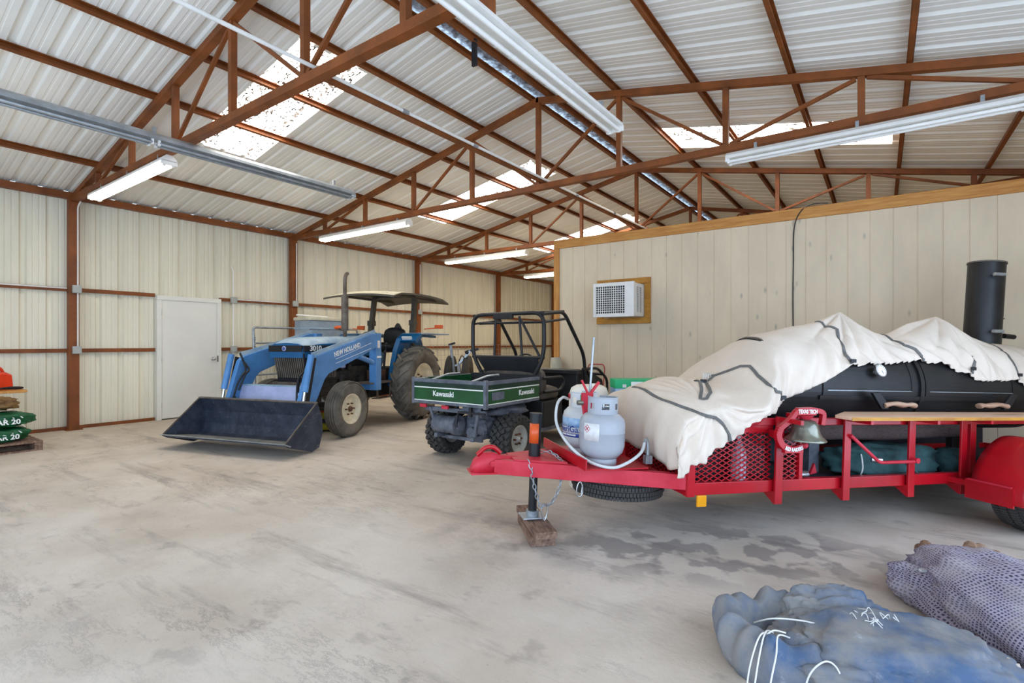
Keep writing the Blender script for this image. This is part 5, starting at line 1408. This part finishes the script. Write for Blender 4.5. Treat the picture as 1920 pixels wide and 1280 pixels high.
for i in range(1, 12):
    z = gz0 + (gz1 - gz0) * i / 12; L3((gx0, ya + .006, z - .004), (gx1, ya + .014, z + .004)).build('grille_bar', M_WHITE, t)
for k in range(2):
    y = ya + .16 + .11 * k; v = L3((x1 - .002, y - .035, z0 + .06), (x1 + .002, y + .035, z1 - .06)).build('side_vent', M_DKPLASTIC, t)
    mm = MB()
    for i in range(24):
        z = z0 + .07 + (z1 - z0 - .14) * i / 23; mm.span(V(x1, y - .036, z - .005) - AO, V(x1 + .007, y + .036, z + .003) - AO)
    mm.build('louvre', M_WHITE, v)
fr = thing('wooden_surround', 'varnished board surround behind the white air conditioner', 'wooden frame', (-3.28, 7.58, 1.67))
FO = V(-3.28, 7.58, 1.67)
for nm, a, b in (('top_board', (-3.72, 7.555, 2.268), (-2.838, 7.597, 2.36)), ('bottom_board', (-3.72, 7.54, 1.66), (-2.838, 7.597, 1.752)), ('side_board', (-2.925, 7.555, 1.753), (-2.838, 7.597, 2.267)), ('side_board', (-3.72, 7.555, 1.753), (-3.62, 7.597, 2.267))):
    m = MB(); m.span(V(*a) - FO, V(*b) - FO); m.build(nm, M_FRAMEW, fr, bevel=.003)
m = MB(); m.tube(spline([(-.55, 7.75, 3.16), (-.72, 7.62, 3.14), (-.84, 7.565, 3.05), (-.915, 7.585, 2.85), (-.925, 7.59, 2.4), (-.93, 7.588, 1.9), (-.925, 7.59, 1.2), (-.93, 7.59, .4)], 8), .007, 8)
o = m.build('cable', M_DKPLASTIC, None, (-.93, 7.59, .4)); tag(o, 'thin black cable running down the siding wall behind the cream cover', 'cable')

# ------------------------------------------------------------------ things behind the trailer and the cart
rot = math.atan2(.276, .385)
t = thing('carton', 'green and blue printed carton standing behind the cream cover', 'carton', (-1.90, 4.78, 0), rot)
m = MB(); m.span((-.26, -.12, 0), (.26, .12, .93)); m.build('box', M_CARTONB, t, bevel=.004)
m = MB(); m.span((-.262, -.122, .93), (.262, .122, 1.015)); top = m.build('green_top', M_CARTON, t, bevel=.004)
m = MB(); m.span((-.262, -.1225, .55), (-.14, -.119, .93)); m.build('photo_panel', M_LABELSKY, t)
for a, b, z0, z1, mm in ((-.11, .0, .955, .995, M_INKWHITE), (.055, .11, .915, .965, M_PAPER), (.205, .255, .92, .965, M_PAPER), (-.19, -.155, .94, .97, M_PAPER)):
    m = MB(); m.span((a, -.1245, z0), (b, -.121, z1)); m.build('printed_label', mm, top)
m = MB(); m.lathe([(0, -.1245), (.027, -.1245), (.027, -.121)], (.16, 0, .94), 'Y', 24); m.build('round_mark', M_INKWHITE, top)
m = MB(); m.bar((-.05, -.123, .82), (.2, -.123, .86), .012, .003, (0, 1, 0)); m.bar((-.06, -.123, .82), (-.03, -.123, .86), .03, .003, (0, 1, 0)); m.build('printed_tool', M_DKBLUE, t)
t = thing('plastic_drum', 'cream plastic drum behind the sleeved propane bottle', 'drum', (-2.24, 4.38, 0))
m = MB(); m.lathe([(0, 0), (.17, 0), (.185, .02), (.19, .25), (.2, .3), (.19, .35), (.19, .62), (.2, .67), (.19, .72), (.185, .88), (.165, .94), (.12, .965), (0, .97)], n=40); m.build('drum_body', M_CREAMPL, t)
m = MB(); m.cyl((.08, -.05, .96), (.08, -.05, .985), .03, n=20); m.build('drum_cap', M_CREAMPL, t)
m = MB(); m.lathe([(.191, .84), (.1925, .84), (.1925, .89), (.191, .89)], n=8, a0=math.radians(215), a1=math.radians(232)); m.build('red_sticker', M_INKRED, t)
t = thing('hand_truck', 'red wire handled hand truck leaning on the siding wall behind the cart', 'hand truck', (-3.70, 7.32, 0), 0)
m = MB(); m.tube(rounded([(-.13, .0, .05), (-.14, .17, .98), (-.12, .18, 1.02), (.12, .18, 1.02), (.15, .17, .95), (.13, 0, .05)], .05), .008, 8); m.build('handle_frame', M_REDFADE, t)
m = MB(); m.span((-.14, -.12, .03), (.14, .0, .04)); m.bar((-.13, .06, .4), (.13, .06, .4), .012, .012); m.bar((-.13, .1, .7), (.13, .1, .7), .012, .012); m.build('toe_plate', M_REDFADE, t)
for s in (-1, 1):
    m = MB(); m.lathe([(.03, -.02), (.07, -.02), (.075, 0), (.07, .02), (.03, .02)], (s * .17, .05, .075), 'X', 20, close=True); m.build('wheel', M_RUBBER, t)
t = thing('canvas_roll', 'beige canvas roll standing by the wooden corner post of the siding wall', 'roll', (-4.42, 7.44, 0))
m = MB(); m.tube([(0, 0, 0), (.0, 0, .5), (.01, 0, 1.0), (.0, 0, 1.12)], [.10, .105, .10, .08], 20); m.build('roll', M_BEIGEC, t)
m = MB(); m.tube([V(.108 * math.cos(a), .108 * math.sin(a), .9) for a in [i * PI / 12 for i in range(24)]], .006, 6, closed=True); m.build('tie', M_CORD, t)
t = thing('wire_panel', 'long grey wire livestock panel standing along the far metal wall', 'wire panel', (-10.12, 10.3, 0))
m = MB()
for i in range(36): m.cyl((0, i * .15, .02), (-.05, i * .15, 1.3), .004, n=5)
for i in range(10): z = .02 + 1.28 * i / 9; m.cyl((-.05 * i / 9, 0, z), (-.05 * i / 9, 5.25, z), .004, n=5)
m.build('wire_grid', M_GALV, t)
t = thing('tubular_gate', 'galvanised tubular gate leaning on the metal wall between door and tractor', 'gate', (-9.72, 5.12, 0))
m = MB(); m.tube(rounded([(0, .06, .022), (0, 0, 1.66), (0, 2.4, 1.66), (0, 2.4, .022), (0, .06, .022)], .06), .022, 10); m.build('gate_frame', M_GALV, t)
for z in (.45, .75, 1.05, 1.36):
    m = MB(); m.tube([(0, .05, z), (0, 2.4, z)], .018, 8); m.build('gate_rail', M_GALV, t)
m = MB()
for k in range(9): m.tube([V(.02 + .03 * math.cos(a), .02 + .0 * k + .015 * math.sin(a), 1.45 - k * .045 + .02 * math.sin(a)) for a in [i * PI / 6 for i in range(12)]], .006, 5, closed=True)
m.build('gate_chain', M_GALV, t)
t = thing('metal_cabinet', 'grey blue metal cabinet with pale lid behind the tractor hood', 'cabinet', (-9.25, 6.28, 0))
m = MB(); m.span((-.25, -.44, 0), (.25, .44, 1.80)); m.build('cabinet_body', M_CRATE, t, bevel=.01)
m = MB(); m.span((-.27, -.46, 1.80), (.27, .46, 1.87)); m.build('lid', M_BEIGEC, t, bevel=.015)
m = MB(); m.span((-.26, -.45, 1.63), (.262, .45, 1.66)); m.build('rim', M_HOODTOP, t, bevel=.004)
m = MB(); m.tube([(.1, -.62, 1.90), (.15, -.3, 1.89), (.2, .0, 1.88)], .015, 8); m.cyl((.26, .3, 1.87), (.26, .3, 1.91), .015); m.build('top_pipe', M_WHITE, t)
# two wheeled implement seen between the tractor wheel and the cart
t = thing('two_wheeled_cart', 'grey two wheeled cart with dark wheels and black grips behind the tractor wheel', 'cart', (-6.99, 7.93, 0), .55)
for s in (-1, 1):
    w = make_wheel(t, 'wheel', (s * .17, 0, .55), .55, .12, .36, M_DKPLASTIC, 'rib', 1); w.rotation_euler = (0, 0, PI / 2)
m = MB(); m.bar((-.05, -.12, .5), (-.14, -.2, 1.32), .06, .05); m.bar((.05, -.12, .45), (.02, -.2, .95), .07, .06); m.bar((.03, -.2, .95), (.26, -.2, 1.20), .05, .05); m.bar((-.06, -.15, .9), (.16, -.15, 1.02), .05, .04); m.cyl((-.25, 0, .55), (.25, 0, .55), .03); m.span((-.08, -.14, .4), (.1, .1, .62)); m.build('frame', M_GALV, t, bevel=.004)
m = MB(); m.bar((-.18, -.2, 1.32), (-.05, -.2, 1.36), .04, .04); m.build('grip', M_BLACK, t)
m = MB(); m.bar((.15, -.2, 1.17), (.42, -.2, 1.24), .04, .05); m.blob((.2, -.2, 1.17), (.04, .04, .05), n=12, m=8); m.build('grip', M_BLACK, t)
m = MB(); m.tube(spline([(.0, -.2, .9), (.08, -.24, 1.1), (.14, -.24, 1.05), (.1, -.2, .95)]), .01, 6); m.build('control_cable', M_DKPLASTIC, t)

# ------------------------------------------------------------------ left edge: shelf, gas can, feed bags on a pallet
t = thing('wooden_shelf', 'plain wooden shelf board with post legs at the far left', 'shelf', (-9.62, 1.2, 0))
m = MB(); m.span((-.42, -.9, .70), (.35, .64, .735)); m.build('shelf_board', M_WOOD, t, bevel=.004)
for y in (-.8, .3):
    for x in (-.38,):
        m = MB(); m.span((x - .04, y - .04, 0), (x + .04, y + .04, .70)); m.build('leg', M_WOOD, t, bevel=.004)
    m = MB(); m.bar((-.36, y, .1), (.3, y, .69), .03, .05); m.build('brace', M_WOOD, t)
t = thing('gas_can', 'red orange plastic gas can on the wooden shelf', 'gas can', (-9.55, 1.55, .736), .3)
m = MB(); m.prism([(-.17, 0), (.17, 0), (.18, .05), (.17, .20), (.10, .235), (-.10, .235), (-.16, .2)], -.10, .10, 'YZ'); m.build('can_body', M_REDPL, t, bevel=.025)
m = MB(); m.tube(rounded([(0, .12, .21), (0, .08, .30), (0, -.08, .30), (0, -.10, .22)], .05), .018, 10); m.build('can_handle', M_REDPL, t)
m = MB(); m.cyl((0, -.13, .2), (0, -.17, .28), .025); m.build('spout', M_BLACK, t)
t = thing('black_hose', 'black hose coiled around the foot of the red gas can', 'hose', (-9.45, 1.56, .736))
m = MB(); m.tube(spline([(.02, -.3, .015), (.13, -.1, .015), (.15, .1, .04), (.12, .24, .03), (.05, .2, .015), (.13, .0, .03), (.1, -.2, .015)], 8), .012, 8); m.build('coil', M_BLACK, t)
t = thing('pallet', 'weathered wooden pallet under the green feed bags', 'pallet', (-9.2, 1.25, 0))
for i in range(6):
    m = MB(); x = -.46 + .185 * i; m.span((x - .06, -.62, .10), (x + .06, .62, .122)); m.build('deck_board', M_OLDWOOD, t, bevel=.002)
for y in (-.58, 0, .58):
    m = MB(); m.span((-.52, y - .04, .02), (.52, y + .04, .098)); m.build('runner', M_OLDWOOD, t, bevel=.002)
for x in (-.46, 0, .46):
    m = MB(); m.span((x - .06, -.62, 0), (x + .06, .62, .0195)); m.build('bottom_board', M_OLDWOOD, t)
def feedbag(nm, label, c, rad, seed, mm, group, rz=0.0, txt=None):
    t = thing(nm, label, 'feed bag', c, rz, group)
    m = MB(); m.blob((0, 0, rad[2]), rad, seed, .14, 2.6, 48, 26, flat=0, power=.62); m.build('bag', mm, t)
    if txt:
        for k, (y, z, sz) in enumerate(((.17, rad[2] * .78, .085),)):
            text('bag_lettering', txt, sz, M_INKWHITE, t, mtx((rad[0] * 1.02, y, z), (0, 1, 0), (0, 0, 1)), .004, bold=.002)
        for k in range(7):
            q = MB(); a = -.25 + .08 * k; q.tube(spline([(rad[0] * (.55 + .05 * (k % 3)), a, rad[2] * 1.72), (rad[0] * .82, a + .05, rad[2] * 1.5), (rad[0] * .98, a + .07, rad[2] * 1.25)], 5), .009, 6, ell=.5); q.build('printed_streak', M_INKWHITE, t)
    return t
feedbag('feed_bag', 'green and white feed bag on the pallet, bottom of the pair', (-8.98, 1.36, .122), (.27, .42, .095), 11, M_BAGGREEN, 'green feed bags', .08, 'AR 20')
feedbag('feed_bag', 'green and white feed bag on top of its twin, below the brown sack', (-8.97, 1.38, .315), (.27, .43, .09), 12, M_BAGGREEN, 'green feed bags', .02, 'AR 20')
feedbag('feed_bag', 'white feed bag slumped on the pallet beside the green bags', (-9.36, 1.66, .122), (.13, .16, .09), 14, M_BAGWHITE, 'white feed bag', .3)
t = thing('paper_sack', 'brown paper sack lying on the green feed bags under the shelf', 'sack', (-9.08, 1.36, .50))
m = MB(); m.blob((0, 0, .09), (.22, .34, .085), 21, .25, 3, 44, 24, flat=0, power=.7); m.build('sack', M_BROWNBAG, t)

# ------------------------------------------------------------------ net bags in the right foreground
def bagblob(t, nm, c, rad, seed, mm, rz=0.0, amp=.2, freq=1.8, power=.85, folds=0.0):
    m = MB(); n_, m_ = 90, 54; rot = Matrix.Rotation(rz, 3, 'Z'); c = Vector(c); rows = []
    for i in range(m_ + 1):
        a = PI * i / m_; r = []
        for k in range(n_):
            b = 2 * PI * k / n_; d = V(math.cos(a), math.sin(a) * math.cos(b), math.sin(a) * math.sin(b))
            q = 1 + amp * noise.fractal(d * freq + V(seed * 2.3, 0, seed), .9, 2.1, 5)
            q += folds * math.sin(b * 9 + 3 * noise.noise(d * 2 + V(seed, 0, 0)) + i * .12) * math.exp(-(min(i, m_ - i) / m_) / .16)
            q -= .07 * abs(noise.noise(d * 4 + V(0, seed, 0))) - .05 * (1 - abs(noise.noise(d * 3.2 + V(seed, 0, 2)))) ** 4 - .03 * (1 - abs(noise.noise(d * 7 + V(seed, 4, 2)))) ** 4
            dd = V(*[math.copysign(abs(x) ** power, x) for x in d])
            p = rot @ V(dd.x * rad[0] * q, dd.y * rad[1] * q, dd.z * rad[2] * q) + c
            if p.z < .004: p.z = .004
            r.append(p)
        rows.append(r)
    m.grid(rows, True, True); ob = m.build(nm, mm, t)
    me = ob.data; uv = me.uv_layers.new(name='uv')
    for poly in me.polygons:
        vs = [me.loops[l].vertex_index for l in poly.loop_indices]; ks = [v % n_ for v in vs]; wrap = max(ks) - min(ks) > 2
        for l, v in zip(poly.loop_indices, vs):
            k = v % n_; k = k + n_ if (wrap and k < n_ / 2) else k
            uv.data[l].uv = (v // n_ / m_ * PI * rad[0] * .8, k / n_ * 2 * PI * (rad[1] + rad[2]) * .45)
    return ob
bagA = thing('net_bag', 'dusty blue fabric bag with open bunched mouth and white cords', 'bag', (-.05, 2.55, 0))
bagblob(bagA, 'bag_body', (.07, .01, .085), (.41, .27, .145), 3, M_BAGBLUE, .33, .16, 1.7, .8, .02)
# bunched neck with folded rim around a hollow
m = MB(); rows = []; NA = 120
for i in range(26):
    t_ = i / 25; r = []
    for k in range(NA):
        a = 2 * PI * k / NA; nz = noise.noise(V(math.cos(a) * 1.4, math.sin(a) * 1.4, t_ * .8 + 5))
        ruff = .8 * math.sin(a * 7 + 2.5 * nz) + .7 * math.sin(a * 15 + 4 * nz)
        prof = [(0, .035), (.08, .04), (.12, .07), (.15, .13), (.175, .175), (.21, .185), (.25, .16), (.275, .10), (.27, .04), (.25, .0)]
        q = t_ * (len(prof) - 1); u = min(int(q), len(prof) - 2); fq = q - u
        rr = prof[u][0] * (1 - fq) + prof[u + 1][0] * fq; z = prof[u][1] * (1 - fq) + prof[u + 1][1] * fq
        w = math.exp(-((t_ - .55) / .28) ** 2)
        rr *= 1 + .09 * ruff * w + .16 * nz; z *= 1 + .22 * noise.noise(V(math.cos(a) * 1.1 + 3, math.sin(a) * 1.1, 0)) + .10 * ruff * w
        r.append(V(-.27 + rr * math.cos(a) * 1.12, -.07 + rr * math.sin(a) * .95, max(.004, z)))
    rows.append(r)
m.grid(rows, True, True); m.build('bag_mouth', M_BAGBLUE, bagA)
bagblob(bagA, 'rear_fold', (-.12, .17, .10), (.22, .11, .15), 7, M_BAGBLUE, .5, .2, 2.2, .8, .03)
bagblob(bagA, 'front_fold', (-.02, -.14, .07), (.30, .15, .11), 9, M_BAGBLUE, .25, .2, 2.0, .8, .03)
cords = [[(-.31, -.22, .17), (-.335, -.30, .205), (-.35, -.37, .17), (-.36, -.44, .09), (-.35, -.50, .01)], [(-.31, -.20, .17), (-.325, -.28, .205), (-.33, -.38, .16), (-.335, -.46, .06), (-.33, -.50, .01)], [(-.25, -.2, .17), (-.28, -.28, .205), (-.275, -.36, .17), (-.285, -.44, .08), (-.28, -.5, .01)], [(-.33, -.30, .19), (-.30, -.26, .21), (-.26, -.23, .20)],
         [(-.40, -.10, .14), (-.32, -.14, .20), (-.22, -.10, .205), (-.14, -.06, .19)], [(-.19, -.36, .02), (-.165, -.35, .13), (-.12, -.33, .185), (-.085, -.31, .17), (-.06, -.28, .10)]]
for c in cords:
    m = MB(); m.tube(spline(c, 8), .0032, 8); m.build('cord', M_CORD, bagA)
m = MB(); random.seed(5)
for i in range(16):
    p = V(.02 + random.uniform(-.05, .09), .02 + random.uniform(-.05, .05), .236)
    m.tube(spline([p, p + V(random.uniform(-.03, .03), random.uniform(-.03, .03), .012), p + V(random.uniform(-.05, .05), random.uniform(-.05, .05), -.012)], 4), .0018, 5)
m.build('frayed_threads', M_CORD, bagA)
bagB = thing('net_bag', 'purple mesh net bag stuffed full, right of the blue fabric bag', 'bag', (.48, 3.30, 0))
bagblob(bagB, 'bag_body', (.06, -.06, .13), (.56, .33, .175), 15, M_MESHBAG, -1.1, .2, 1.5, .85, .03)
bagblob(bagB, 'bag_bulge', (-.27, .16, .085), (.18, .14, .10), 17, M_MESHBAG, -.6, .2, 1.8, .85, .03)
bagblob(bagB, 'bag_top_fold', (-.14, .40, .085), (.22, .14, .085), 19, M_MESHBAG, -.2, .22, 1.8, .85, .03)
m = MB(); m.tube(spline([(-.30, .50, .17), (-.275, .39, .235), (-.215, .32, .215), (-.145, .35, .22), (-.095, .40, .265), (-.03, .50, .235), (.05, .52, .20)], 8), [.02 + .006 * math.sin(i) for i in range(49)], 10); m.build('twisted_rim', M_BROWNROPE, bagB)
m = MB(); m.box((-.27, .12, .188), (.10, .022, .012), Matrix.Rotation(.5, 3, 'Z')); m.build('pale_green_tag', M_LENS, bagB)
t = thing('foam_lump', 'pale tan sack corner between the two net bags at the bottom right', 'sack', (.365, 2.66, 0))
bagblob(t, 'sack', (0, 0, .075), (.085, .075, .09), 23, M_TAN, .5, .15, 1.6, .9)
